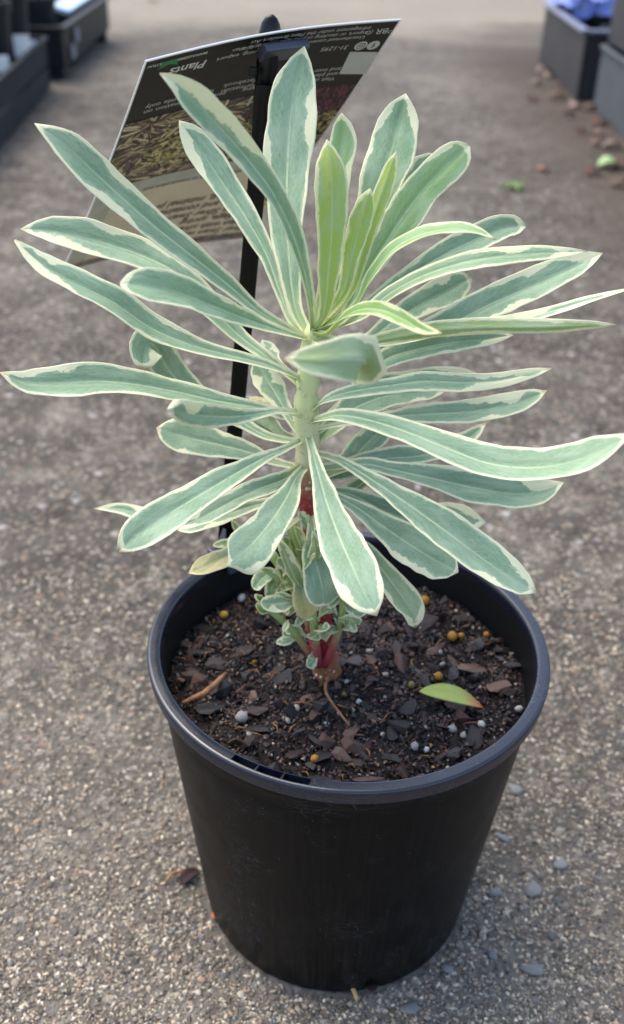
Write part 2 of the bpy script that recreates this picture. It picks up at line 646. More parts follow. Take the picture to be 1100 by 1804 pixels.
# the few large stones that stand out in the photograph
slate = peb_mesh[2].copy()
slate.name = 'pebble'
slate.materials[0] = M_PEBGREY
for (px, py, a, b, yaw) in [(937, 1567, 22, 14, .5), (936, 1706, 26, 12, -.3), (985, 1522, 18, 12, .4), (870, 1572, 16, 9, .2),
                            (866, 1680, 11, 11, .1), (906, 1392, 16, 12, 1.2), (788, 1705, 14, 9, -.8), (720, 1775, 22, 12, .1), (885, 1475, 18, 8, -.7)]:
    p = at_z(px, py, 0)
    sc = np.linalg.norm(p - CAM) / FPX
    add_pebble(p, a * sc, b * sc * 1.4, .0035, yaw, me=slate, sink=.36)
cnt = 0
while cnt < 280:
    p = ground_sample(RNG)
    s = RNG.uniform(.0018, .0030) * RNG.choice([1, 1, 1.35])
    add_pebble(p, s, s * RNG.uniform(.6, 1), s * .55, RNG.uniform(0, 6.3))
    cnt += 1
peb_cols = np.array([c[:3] for _, c in k_])
gv, gf, gc = [], [], []
n0 = 0
NG = 46000
gpx = np.stack([RNG.uniform(-40, 1140, NG), 1000 + 850 * RNG.uniform(0, 1, NG) ** .8], -1)
for V, F in OCT:
    V = np.array(V)
    F = np.array(F)
    for px, py in gpx[:NG // len(OCT)]:
        p = at_z(px, py, 0)
        if under_pot(p[0], p[1]): continue
        d = np.linalg.norm(p - CAM)
        g_ = .5 + .5 * math.sin(p[0] * 61 + 2 * math.sin(p[1] * 47)) * math.sin(p[1] * 53 + 1.7 * math.sin(p[0] * 39))
        if RNG.random() > .55 + .45 * g_: continue
        s_ = RNG.choice([.0009, .0013, .0017, .0023]) * RNG.uniform(.8, 1.2) * (1 if d < .85 else 1.25)
        a = RNG.uniform(0, 6.3)
        c_, n_ = math.cos(a), math.sin(a)
        W = V * np.array([s_, s_ * RNG.uniform(.6, 1), s_ * .55])
        gv.append(np.stack([W[:, 0] * c_ - W[:, 1] * n_ + p[0], W[:, 0] * n_ + W[:, 1] * c_ + p[1], W[:, 2] + s_ * .04], -1))
        gf.extend((F + n0).tolist())
        n0 += len(V)
        c = peb_cols[int(RNG.choice(len(peb_cols), p=[.14, .22, .22, .12, .18, .06, .06]))] * RNG.choice([.42, .7, .95, 1.1, 1.35]) * RNG.uniform(.85, 1.15) * np.array([1.0, .99, .97])
        gc.append(np.repeat(c[None], len(V), 0))
    gpx = gpx[NG // len(OCT):]
grit = mesh_obj('grit', np.vstack(gv), gf, M_GRIT, ground, attrs={'tint': np.vstack(gc)})
grit['kind'] = 'stuff'

# ================================================================== PLANT POT
H, RB, HL, RI, RW, RT_ = .1876, .0788, .0085, .0967, .0984, .1035
pot = empty('plant_pot', (0, 0, 0), 'black plastic nursery pot holding the variegated plant in the middle of the picture', 'plant pot')


def lathe(prof, n=160):
    V, F = [], []
    for i in range(n):
        a = 2 * math.pi * i / n
        for r, z in prof: V.append((r * math.cos(a), r * math.sin(a), z))
    m = len(prof)
    for i in range(n):
        j = (i + 1) % n
        for q in range(m - 1):
            F.append((i * m + q, j * m + q, j * m + q + 1, i * m + q + 1))
    return V, F


zb = H - HL - .004
outer = [(0.02, .0022), (RB - .008, .0022), (RB - .004, .0012), (RB - .002, .0002), (RB - .0006, .001), (RB, .003)]
for t in np.linspace(.03, .94, 14): outer.append((RB + (RW - RB) * t, .003 + (zb - .003) * t))
outer += [(RW - .0012, zb - .006), (RW + .0002, zb - .004), (RW + .0003, zb)]
V, F = lathe(outer)
body = mesh_obj('wall', V, F, M_POT, pot)
smooth_by_angle(body, 50)
inner = [(RI - .0005, H - .006), (RI - .0015, H - .012), (RI - .0165, .02), (0.01, .02)]
V, F = lathe(inner)
mesh_obj('inside_wall', V, F, M_POTIN, pot)
# rim swept around, with the three label slots sunk into its top
a0 = math.atan2(*(at_z(407, 1338, H)[[1, 0]]))
a1 = math.atan2(*(at_z(547, 1376, H)[[1, 0]]))
a0, a1 = min(a0, a1), max(a0, a1)


def rim_profile(slot):
    ro, ri = RT_, RI
    base = [(RW + .0002, zb - .0005), (ro - .0018, H - HL), (ro - .0006, H - HL + .0006), (ro, H - .0016), (ro - .0004, H - .0005), (ro - .0012, H)]
    s0, s1 = ro - .0019, ri + .0013
    if slot:
        base += [(s0, H), (s0 - .0003, H - .0042), (s1 + .0002, H - .0042), (s1, H)]
    else:
        base += [(s0, H), (s0 - .0016, H + .00005), (s1 + .0016, H + .00005), (s1, H)]
    base += [(ri + .0007, H - .0001), (ri, H - .0008), (ri - .0004, H - .004), (ri - .0006, H - .0065)]
    return base


angs = []
N = 200
div = [a0 + (a1 - a0) * t for t in (0, 1 / 3, 2 / 3, 1)]
hw_ = .006
for i in range(N): angs.append((2 * math.pi * i / N - math.pi, None))
ang_list = [a for a, _ in angs]
ev = []
for q in range(3):
    lo = div[q] + (hw_ if q > 0 else 0)
    hi = div[q + 1] - (hw_ if q < 2 else 0)
    ev.append((lo, hi))


def in_slot(a): return any(lo <= a <= hi for lo, hi in ev)


L = [(a, in_slot(a)) for a in ang_list if all(abs(a - e) > .006 for pr in ev for e in pr)]
for lo, hi in ev: L += [(lo - .0018, False), (lo, True), (hi, True), (hi + .0018, False)]
L.sort()
V, F = [], []
for a, sl_ in L:
    for r, z in rim_profile(sl_): V.append((r * math.cos(a), r * math.sin(a), z))
m = len(rim_profile(False))
for i in range(len(L)):
    j = (i + 1) % len(L)
    for q in range(m - 1): F.append((i * m + q, j * m + q, j * m + q + 1, i * m + q + 1))
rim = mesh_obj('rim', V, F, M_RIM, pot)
smooth_by_angle(rim, 40)

# ================================================================== POTTING MIX
ZS = .1655


def soil_z(x, y):
    r = math.hypot(x, y)
    return ZS + .0022 * math.sin(x * 70 + 1) * math.cos(y * 60) + .0012 * math.sin(x * 190) * math.sin(y * 170 + 2) - .004 * max(0, (r - .06) / .03)


mix_ = empty('potting_mix', (0, 0, ZS), 'dark bark potting mix filling the black pot around the stem', 'potting mix')
V, F = [(0, 0, soil_z(0, 0))], []
nr, na = 26, 96
for i in range(1, nr + 1):
    r = .0945 * i / nr
    for j in range(na):
        a = 2 * math.pi * j / na
        x, y = r * math.cos(a), r * math.sin(a)
        V.append((x, y, soil_z(x, y) + RNG.normal() * .0005))
for j in range(na): F.append((0, 1 + j, 1 + (j + 1) % na))
for i in range(nr - 1):
    for j in range(na):
        F.append((1 + i * na + j, 1 + (i + 1) * na + j, 1 + (i + 1) * na + (j + 1) % na, 1 + i * na + (j + 1) % na))
mesh_obj('soil', V, F, M_SOIL, mix_)

STEM0 = at_z(572, 1185, ZS)


def soil_pt(rng, rmax=.0925):
    while True:
        x, y = rng.uniform(-rmax, rmax, 2)
        if x * x + y * y < rmax * rmax and (x - STEM0[0]) ** 2 + (y - STEM0[1]) ** 2 > .006 ** 2: return x, y


bark_me = []
for q in range(14):
    V, F = hull(RNG, 14, 1, RNG.uniform(.45, .8), RNG.uniform(.16, .3) if q < 7 else RNG.uniform(.4, .7))
    me = bpy.data.meshes.new('bark_chip')
    me.from_pydata([tuple(v) for v in V], [], F)
    me.materials.append(M_BARK)
    bark_me.append(me)


def part_at(name, me, x, y, dz, rot, sc, parent=mix_):
    o = bpy.data.objects.new(name, me)
    COL.objects.link(o)
    o.parent = parent
    po = wloc(parent)
    o.location = (x - po[0], y - po[1], soil_z(x, y) + dz - po[2])
    o.rotation_euler = rot
    o.scale = sc
    return o


# chips that can be picked out one by one in the photograph: (x, y, half length px, half width px, yaw)
def px_on_soil(px, py): return at_z(px, py, ZS + .001)


spec_chips = [(760, 1095, 22, 13, .4, .3), (690, 1105, 18, 12, -.4, .2), (900, 1215, 20, 12, .6, .5), (590, 1375, 24, 13, .2, .4), (520, 1330, 22, 12, .7, .6), (455, 1255, 24, 14, .3, .4), (372, 1243, 32, 18, .5, .80), (365, 1097, 32, 11, -.1, .55), (385, 1172, 34, 12, .15, .42), (722, 1248, 20, 14, -.9, .6),
              (830, 1176, 30, 14, 0.0, .7), (705, 1278, 26, 15, -.4, .9), (878, 1207, 24, 15, .3, .9), (500, 1190, 26, 20, .2, .57),
              (650, 1374, 34, 12, 0.1, .6), (840, 1192, 20, 8, .3, .8), (560, 1372, 30, 16, .2, .9), (885, 1140, 18, 10, .3, .82),
              (812, 1088, 20, 11, .1, .4), (480, 1352, 24, 13, .3, .7), (440, 1310, 22, 11, .8, .9), (740, 1370, 26, 12, .1, .45),
              (655, 1205, 12, 10, 0, .4), (600, 1330, 24, 12, -.3, .5), (430, 1145, 22, 12, .6, .3), (336, 1190, 20, 14, .2, .4),
              (690, 1335, 22, 10, -.5, .5), (800, 1330, 24, 12, .4, .68), (850, 1285, 20, 10, 1.0, .45), (348, 1150, 22, 10, -.3, .5),
              (405, 1345, 18, 10, .4, .4), (905, 1170, 16, 8, 0.1, .5), (620, 1290, 18, 12, .9, .35), (555, 1310, 20, 10, -.7, .42)]
big_chip = []
for (px, py, a, b, yaw, tone) in spec_chips:
    x, y, z = px_on_soil(px, py)
    if math.hypot(x, y) > .091: continue
    sc = np.linalg.norm(np.array([x, y, z]) - CAM) / FPX
    o = part_at('bark_chip', bark_me[int(RNG.integers(14))], x, y, .0022, (RNG.uniform(-.2, .3), RNG.uniform(-.2, .2), yaw),
                (a * sc * 1.1, b * sc * 2.0, .006))
    big_chip.append((x, y, a * sc))
n = 0
while n < 256:
    x, y = soil_pt(RNG)
    if any(math.hypot(x - q[0], y - q[1]) < q[2] * .7 for q in big_chip): continue
    s = RNG.uniform(.0030, .0074) * RNG.choice([1, 1, 1, 1.35])
    part_at('bark_chip', bark_me[int(RNG.integers(14))], x, y, RNG.uniform(-.0004, .0014),
            (RNG.normal() * .5, RNG.normal() * .5, RNG.uniform(0, 6.3)), (s, s * RNG.uniform(.7, 1.2), s * RNG.uniform(.8, 1.3)))
    n += 1
cv, cf, cc = [], [], []
n0 = 0
crumb_cols = np.array([lin(*c)[:3] for c in ((26, 22, 22), (46, 37, 34), (70, 54, 48), (96, 70, 60), (62, 58, 60), (116, 86, 72), (14, 12, 13), (20, 18, 19))])
for i in range(12000):
    x, y = soil_pt(RNG, .0935)
    V, F = SMALL[int(RNG.integers(14))]
    s = RNG.uniform(.0006, .0017) * RNG.choice([1, 1, 1.6])
    R = rotm(RNG.uniform(0, 6.3), RNG.normal() * .6, RNG.normal() * .6)
    W = (V * np.array([s, s * RNG.uniform(.5, 1), s * RNG.uniform(.3, .8)])) @ R.T + np.array([x, y, soil_z(x, y) + RNG.uniform(-.0004, .0012)])
    cv.append(W)
    cf += [[q + n0 for q in f] for f in F]
    n0 += len(V)
    c = crumb_cols[int(RNG.integers(8))] * RNG.uniform(.7, 1.25)
    if RNG.random() < .025: c = np.array(lin(*[(190, 180, 160), (170, 128, 82), (150, 146, 140)][int(RNG.integers(3))])[:3])
    cc.append(np.repeat(c[None], len(V), 0))
cr_ = mesh_obj('crumbs', np.vstack(cv), cf, M_CRUMB, mix_, smooth=False, attrs={'tint': np.vstack(cc)})
cr_['kind'] = 'stuff'


def ball_mesh(name, mat, sub=2, jit=.06):
    b = bmesh.new()
    bmesh.ops.create_icosphere(b, subdivisions=sub, radius=1)
    for v in b.verts: v.co *= 1 + RNG.normal() * jit * .5
    me = bpy.data.meshes.new(name)
    b.to_mesh(me)
    b.free()
    me.materials.append(mat)
    me.polygons.foreach_set('use_smooth', [True] * len(me.polygons))
    return me


prill = ball_mesh('fertiliser_bead', M_PRILL, 2, .04)
perl = [ball_mesh('perlite_grain', M_PERL, 1, .35) for _ in range(4)]
for (px, py, r) in [(747, 1062, 10.5), (797, 1122, 9.5), (773, 1190, 8.5), (813, 1118, 6), (395, 1076, 8), (858, 1112, 6),
                    (725, 1208, 7), (608, 1226, 6), (555, 1338, 8), (449, 1162, 5)]:
    x, y, z = px_on_soil(px, py)
    s = r * np.linalg.norm(np.array([x, y, z]) - CAM) / FPX
    part_at('fertiliser_bead', prill, x, y, s * .9, (RNG.uniform(0, 3), 0, RNG.uniform(0, 6)), (s, s * .95, s * .92))
perl_spots = [(425, 1048, 9), (440, 1020, 8), (523, 1252, 8), (426, 1271, 13), (730, 1318, 9), (849, 1276, 8), (776, 1148, 6), (780, 1167, 6),
              (633, 1236, 6), (797, 1290, 9), (816, 1296, 7), (651, 1150, 6), (680, 1190, 6), (440, 1295, 6), (508, 1277, 6), (915, 1243, 8),
              (752, 1320, 6), (790, 1350, 6), (598, 1255, 5), (700, 1142, 5)]
for (px, py, r) in perl_spots:
    x, y, z = px_on_soil(px, py)
    s = r * np.linalg.norm(np.array([x, y, z]) - CAM) / FPX
    part_at('perlite_grain', perl[int(RNG.integers(4))], x, y, s * .8, (RNG.uniform(0, 3), 0, RNG.uniform(0, 6)), (s, s * .9, s * .8))
for i in range(50):
    x, y = soil_pt(RNG)
    s = RNG.uniform(.0006, .0013)
    part_at('perlite_grain', perl[int(RNG.integers(4))], x, y, s * .8, (RNG.uniform(0, 3), 0, RNG.uniform(0, 6)), (s, s * .9, s * .8))
fb = MB()
for i in range(90):
    x, y = soil_pt(RNG, .088)
    a, L_ = RNG.uniform(0, 6.3), RNG.uniform(.003, .009)
    z = soil_z(x, y) + .0022
    mx_, my_ = x + math.cos(a) * L_ * .5 + RNG.normal() * .001, y + math.sin(a) * L_ * .5 + RNG.normal() * .001
    fb.tube([(x, y, z - .001), (mx_, my_, z + RNG.uniform(0, .0015)), (x + math.cos(a) * L_, y + math.sin(a) * L_, z - .0006)], RNG.uniform(.0002, .00045), 5)
M_TWIG = plain('twig_bark', lin(142, 104, 74), .8, .2, .3, 300)
fo = fb.build('fibres', M_TWIG, mix_)
fo['kind'] = 'stuff'
# splintered stick and the thin brown root
M_TWIG = plain('twig_bark', lin(142, 104, 74), .8, .2, .3, 300)
tw = MB()
tw.tube([px_on_soil(322, 1247) + [0, 0, .003], px_on_soil(360, 1238) + [0, 0, .006], px_on_soil(382, 1222) + [0, 0, .007], px_on_soil(399, 1201) + [0, 0, .006]],
        [.0011, .0017, .0016, .0008], 7)
tw.build('splinter', M_TWIG, mix_)
rt = MB()
pts, _ = catmull([px_on_soil(588, 1186) + [0, 0, .004], px_on_soil(577, 1206) + [0, 0, .004], px_on_soil(574, 1232) + [0, 0, .005],
                  px_on_soil(592, 1258) + [0, 0, .004], px_on_soil(616, 1285) + [0, 0, .0025]], 20)
rt.tube(pts, list(np.linspace(.0009, .0006, 20)), 6)
rt.build('root', M_TWIG, mix_)

# ================================================================== THE PLANT
plant = empty('variegated_plant', STEM0, 'leafy grey green plant with cream edged leaves growing in the black pot', 'plant')
Y0 = STEM0[1]


def pt(x, y, d): return at_y(x, y, Y0 - d * .001)


def stem_axis(t):
    P = [STEM0 + [0.002, 0, -.004], pt(571, 1140, 0), pt(557, 1000, 0), pt(545, 870, 0), pt(541, 760, 0), pt(541, 700, 0), pt(547, 620, 0), pt(552, 575, 0)]
    return P


st = MB()
sp, _ = catmull(stem_axis(0), 60)
rad = np.interp(np.linspace(0, 1, 60), [0, .08, .2, .45, .5, .62, .8, .95, 1], [.0080, .0068, .0052, .0040, .0050, .0056, .0056, .0045, .003])
rad = rad * (1 + .05 * np.sin(np.arange(60) * 2.1) + .035 * RNG.normal(size=60))
st.tube(sp, list(rad), 20)
stem = st.build('stem', M_STEM, plant)
# small pale leaf scars and buds on the red wood
M_SCAR = plain('scar', lin(214, 206, 160), .6, .3, .15, 400)
scar_me = ball_mesh('leaf_scar', M_SCAR, 1, .2)
for i in range(44):
    q = int(RNG.integers(2, 34)) if i < 30 else int(RNG.integers(34, 52))
    a = RNG.uniform(math.pi * 1.0, math.pi * 2.0)
    p = sp[q] + np.array([math.cos(a), math.sin(a), 0]) * rad[q] * .96
    o = bpy.data.objects.new('leaf_scar', scar_me)
    COL.objects.link(o)
    o.parent = plant
    o.location = tuple(p - STEM0)
    s = RNG.uniform(.0006, .0012)
    o.scale = (s, s, s * 1.3)

PROF = {
    'obl': ([0, .1, .25, .45, .65, .8, .89, .95, .985, 1], [.2, .22, .34, .64, .94, 1, .88, .58, .2, .02]),
    'par': ([0, .1, .25, .45, .65, .8, .9, .96, 1], [.24, .3, .48, .8, .99, 1, .82, .42, .02]),
    'blunt': ([0, .1, .25, .45, .65, .82, .91, .96, .985, 1], [.2, .24, .36, .62, .9, 1, .93, .7, .45, .12]),
    'lin': ([0, .1, .3, .5, .7, .85, .94, 1], [.45, .55, .85, 1, .95, .75, .45, .04]),
    'paddle': ([0, .3, .5, .62, .74, .86, .94, .98, 1], [.14, .2, .45, .8, 1, .95, .6, .25, .05]),
    'oval': ([0, .12, .3, .5, .7, .85, .94, 1], [.14, .2, .55, .95, 1, .85, .55, .05]),
}
US = np.array([-1, -.94, -.82, -.62, -.4, -.18, 0, .18, .4, .62, .82, .94, 1])
leaf_n = [0]


def leaf(pts, hw, prof='obl', b=.45, under=False, roll=(0, 0), young=0.0, yel=0.0, fold=None, wave=.085, parent=None, n=44, curl=0.0, label=None, seed=None, hv=.7):
    """pts: base -> tip, each (photo x, photo y, mm nearer than the stem); hw: half width as it shows, px"""
    leaf_n[0] += 1
    rng = np.random.default_rng(100 + leaf_n[0])
    if fold is None: fold = rng.uniform(.10, .32)
    seed = seed if seed is not None else leaf_n[0] * 3.7
    K = [pt(*p) for p in pts]
    if parent is None:
        dd = np.linalg.norm(sp[10:-1] - K[0], axis=1)
        kk = int(np.argmin(dd)) + 10
        K[0] = sp[kk] + nrm(K[1] - sp[kk]) * rad[kk] * .75
    C, Ln = catmull(K, n)
    T = np.gradient(C, axis=0)
    T /= np.linalg.norm(T, axis=1)[:, None]
    Ns, Ws, cosf = [], [], []
    tw0, tw1 = rng.uniform(4, 13), rng.uniform(0, 6.3)
    v = np.linspace(0, 1, n)
    for i in range(n):
        V = nrm(CAM - C[i])
        pv = V - (V @ T[i]) * T[i]
        axis = np.array([STEM0[0] - C[i][0], STEM0[1] - C[i][1], 0]) * 4
        upv = np.array([0, 0, 1.0]) + axis * .5
        pu = nrm(upv - (upv @ T[i]) * T[i])
        N = nrm((1 - b) * pv * (-1 if under else 1) + b * pu)
        N = rot_about(N, T[i], math.radians(roll[0] + (roll[1] - roll[0]) * v[i] + tw0 * math.sin(v[i] * 5.0 + tw1)))
        Ns.append(N)
    Ns = np.array(Ns)
    for _ in range(3):
        Ns[1:-1] = (Ns[:-2] + 2 * Ns[1:-1] + Ns[2:]) / 4
    for i in range(n):
        N = nrm(Ns[i] - (Ns[i] @ T[i]) * T[i])
        Ns[i] = N
        W = np.cross(T[i], N)
        Ws.append(W)
        V = nrm(CAM - C[i])
        pw = W - (W @ V) * V
        cosf.append(np.linalg.norm(pw))
    Ws = np.array(Ws)
    k = int(hv * (n - 1))
    depth = (C[k] - CAM) @ FWD
    hwm = hw * depth / FPX / max(.55, cosf[k])
    prf = np.interp(v, *PROF[prof])
    if prof != 'oval':
        prf = prf * (1 + .05 * np.sin(v * rng.uniform(9, 15) + rng.uniform(0, 6)) * (v > .15) * (v < .95))
    w = hwm * prf
    def ragged():
        r_ = np.interp(v, np.linspace(0, 1, 9), rng.normal(size=9)) * .05 + np.interp(v, np.linspace(0, 1, 24), rng.normal(size=24)) * .028
        r_ *= np.clip((v - .1) / .2, 0, 1)
        return 1 + r_
    wl_, wr_ = w * ragged(), w * ragged()
    ph1, ph2, fr1, fr2 = rng.uniform(0, 6.3), rng.uniform(0, 6.3), rng.uniform(9, 16), rng.uniform(9, 16)
    m = len(US)
    top = np.zeros((n, m, 3))
    bot = np.zeros((n, m, 3))
    uv = np.zeros((n, m, 3))
    midd = np.zeros((n, m))
    for i in range(n):
        ff = fold * (1.0 if v[i] < .8 else 1 - .4 * (v[i] - .8) / .2) + .5 * max(0, (.18 - v[i]) / .18)
        for j, u in enumerate(US):
            au = abs(u)
            lat = u * (1 - .18 * ff)
            h = ff * w[i] * (au ** 1.15) - .10 * w[i] * max(0, .22 - au) / .22
            ph, fr = (ph1, fr1) if u > 0 else (ph2, fr2)
            h += wave * hwm * au ** 2 * (math.sin(v[i] * fr + ph) * .7 + math.sin(v[i] * fr * 2.3 + ph * 2) * .35) * min(1, v[i] * 3)
            if curl and v[i] > .55: h -= curl * hwm * au ** 2 * (v[i] - .55) / .45
            p = C[i] + Ws[i] * lat * (wr_[i] if u > 0 else wl_[i]) + Ns[i] * h
            th = (.00022 + .0002 * (1 - au)) * min(1, .35 + hwm / .006)
            if au < .2: th += .0004 * (1 - v[i]) * (1 if v[i] > 0 else 1)
            if j in (0, m - 1): th *= .35
            top[i, j] = p + Ns[i] * th * .3
            bot[i, j] = p - Ns[i] * th
            uv[i, j] = (u, v[i], (1 - au) * w[i] * 1000)
            midd[i, j] = au * w[i] * 1000
    # the margin is measured from the tip as well
    for i in range(n):
        uv[i, :, 2] = np.minimum(uv[i, :, 2], (1 - v[i]) * Ln * 1000 + .0)
    VV = np.vstack([top.reshape(-1, 3), bot.reshape(-1, 3)])
    F, FM = [], []
    o2 = n * m
    for i in range(n - 1):
        for j in range(m - 1):
            a, b_, c, d = i * m + j, i * m + j + 1, (i + 1) * m + j + 1, (i + 1) * m + j
            F.append((a, d, c, b_)); FM.append(0)
            F.append((o2 + a, o2 + b_, o2 + c, o2 + d)); FM.append(1)
    for i in range(n - 1):
        a, d = i * m, (i + 1) * m
        F.append((a, o2 + a, o2 + d, d)); FM.append(0)
        a, d = i * m + m - 1, (i + 1) * m + m - 1
        F.append((a, d, o2 + d, o2 + a)); FM.append(0)
    for j in range(m - 1):
        F.append((j, j + 1, o2 + j + 1, o2 + j)); FM.append(1)
        a = (n - 1) * m + j
        F.append((a, o2 + a, o2 + a + 1, a + 1)); FM.append(0)
    tone = np.repeat(np.array([[young, yel, seed]]), len(VV), 0)
    ob = mesh_obj('leaf', VV, F, None, parent or plant, True, mats=[M_TOP, M_UND], fmat=FM,
                  attrs={'leaf_uv': np.vstack([uv.reshape(-1, 3)] * 2), 'leaf_tone': tone, 'leaf_age': np.full(len(VV), float(np.clip((.335 - C[0][2]) / .08, 0, 1))), 'leaf_mid': np.concatenate([midd.reshape(-1)] * 2)})
    if label: ob['label'] = label
    return ob


# ---- crown, back leaves
leaf([(538, 600, 0), (520, 540, -8), (509, 450, -20), (506, 380, -30), (506, 300, -42), (513, 200, -54), (526, 130, -62), (536, 82, -66)], 42, 'par', .1, fold=.1, hv=.62)
leaf([(530, 605, 2), (512, 565, -4), (495, 520, -10), (470, 450, -20), (438, 390, -28), (395, 325, -36), (350, 258, -42), (316, 212, -44)], 27, 'obl', .2, roll=(10, 15), hv=.6)
leaf([(580, 585, 0), (612, 480, -14), (650, 380, -30), (677, 305, -40), (693, 255, -48), (704, 210, -54), (715, 165, -58)], 43, 'obl', .1, young=.15, fold=.1)
leaf([(590, 580, -2), (640, 470, -24), (690, 355, -48), (720, 312, -56), (748, 290, -60), (778, 274, -62)], 25, 'obl', .15)
leaf([(568, 575, 3), (578, 450, -8), (588, 350, -16), (597, 290, -22), (604, 240, -26), (602, 199, -28)], 29, 'obl', .1, young=.55, fold=.12)
leaf([(590, 590, 3), (640, 540, -14), (700, 500, -26), (760, 462, -34), (830, 425, -42), (885, 402, -46), (926, 398, -46)], 27, 'blunt', .2)
leaf([(585, 640, 2), (640, 605, -18), (700, 562, -36), (750, 532, -46), (798, 506, -54), (830, 489, -58)], 27, 'blunt', .2)
leaf([(588, 640, 0), (650, 628, -12), (720, 600, -20), (800, 568, -28), (870, 533, -36), (950, 498, -42), (1015, 468, -46), (1062, 446, -48)], 30, 'par', .25)
leaf([(580, 625, 4), (680, 606, 2), (800, 580, -4), (900, 566, -8), (980, 546, -10), (1040, 528, -10), (1112, 508, -8)], 11, 'lin', .75)
leaf([(588, 662, 2), (640, 652, 2), (700, 625, 0), (780, 606, -4), (850, 598, -6), (905, 590, -8)], 21, 'lin', .4)
leaf([(586, 600, 6), (630, 560, 2), (690, 515, 0), (745, 486, 0), (820, 462, 2), (900, 450, 4), (970, 445, 6), (1034, 443, 6)], 17, 'lin', .6, roll=(0, 20), young=.12)
# ---- crown, young inner leaves
leaf([(585, 600, 4), (605, 560, 2), (635, 500, -3), (672, 440, -8), (712, 380, -14), (752, 328, -20), (795, 284, -26), (826, 256, -28)], 36, 'blunt', .12, young=.5, fold=.1)
leaf([(590, 592, 6), (615, 520, 5), (640, 440, 2), (660, 380, -2), (680, 322, -5), (699, 266, -8)], 17, 'obl', .15, under=True, young=1.0, roll=(0, -30))
leaf([(582, 590, 8), (604, 515, 9), (620, 450, 8), (636, 390, 6), (653, 332, 3)], 21, 'obl', .2, under=True, young=.85)
leaf([(563, 602, 6), (572, 550, 9), (579, 480, 12), (584, 420, 13), (585, 350, 12), (582, 290, 8), (576, 246, 3)], 29, 'par', .1, under=True, young=.85, fold=.1)
leaf([(594, 588, 8), (620, 545, 10), (655, 485, 14), (692, 440, 18), (738, 414, 22), (790, 403, 26), (838, 406, 30), (874, 421, 33)], 14, 'lin', .7, young=.6)
leaf([(560, 602, 8), (578, 586, 18), (602, 562, 32), (634, 546, 46), (672, 546, 60), (710, 562, 72), (745, 580, 82), (778, 587, 90)], 17, 'lin', .35, young=.95, roll=(-20, 25))
leaf([(568, 606, 6), (620, 606, 14), (690, 594, 22), (780, 580, 30), (860, 576, 36), (950, 576, 40), (1030, 573, 42), (1085, 572, 42)], 16, 'lin', .35, under=True, young=.35, roll=(0, -8))
# ---- crown, left side
leaf([(550, 588, 4), (545, 520, 8), (522, 430, 14), (484, 345, 20), (430, 272, 28), (370, 205, 36), (318, 152, 40), (282, 129, 40)], 30, 'par', .25, roll=(20, -10), young=.12, label='grey green leaf with a cream fold along its upper side', hv=.75)
leaf([(518, 598, 3), (462, 552, 4), (402, 502, 6), (332, 446, 8), (262, 390, 8), (182, 318, 6), (112, 252, 4), (61, 217, 2)], 30, 'par', .2)
leaf([(528, 690, 2), (475, 632, -2), (420, 590, -8), (370, 540, -12), (312, 482, -16), (250, 450, -20), (172, 424, -22), (90, 406, -22), (36, 403, -22)], 29, 'par', .3, hv=.6)
leaf([(533, 602, 5), (492, 583, 16), (432, 562, 30), (372, 538, 44), (312, 514, 54), (255, 502, 60), (212, 500, 62)], 31, 'blunt', .35, young=.15)
leaf([(528, 680, 4), (502, 656, 8), (460, 640, 12), (400, 625, 18), (332, 606, 24), (265, 577, 28), (200, 532, 32), (130, 497, 34), (75, 465, 34), (26, 423, 32)], 25, 'par', .45, roll=(0, 15), hv=.5)
leaf([(522, 735, 4), (500, 727, 8), (440, 716, 14), (380, 706, 18), (310, 690, 22), (240, 677, 26), (170, 671, 28), (100, 675, 30), (45, 672, 30), (0, 656, 30)], 27, 'par', .4, hv=.6)
leaf([(532, 748, 5), (516, 729, 12), (490, 724, 22), (430, 733, 44), (380, 734, 62), (340, 730, 78), (312, 722, 88), (295, 722, 88)], 24, 'blunt', .3, curl=.5, roll=(20, -60))
leaf([(520, 790, 2), (470, 768, -4), (420, 740, -10), (350, 702, -18), (302, 658, -22), (276, 614, -22), (262, 606, -16), (254, 630, -10), (252, 652, -6)], 31, 'blunt', .15, hv=.45, label='leaf whose tip rolls back over itself')
leaf([(520, 832, 2), (490, 815, -6), (440, 797, -12), (380, 782, -18), (320, 768, -22), (276, 753, -24)], 31, 'obl', .3)
leaf([(492, 660, -6), (484, 640, -24), (476, 618, -40), (462, 599, -50)], 16, 'oval', .2)
leaf([(532, 790, 0), (510, 735, -12), (484, 690, -24), (466, 662, -32), (450, 636, -38)], 24, 'obl', .2)
leaf([(524, 776, 0), (500, 768, -16), (475, 752, -28), (444, 738, -36)], 25, 'oval', .3, under=True)
leaf([(524, 745, 0), (500, 732, -20), (470, 716, -36), (440, 700, -46)], 14, 'oval', .3, yel=.5)
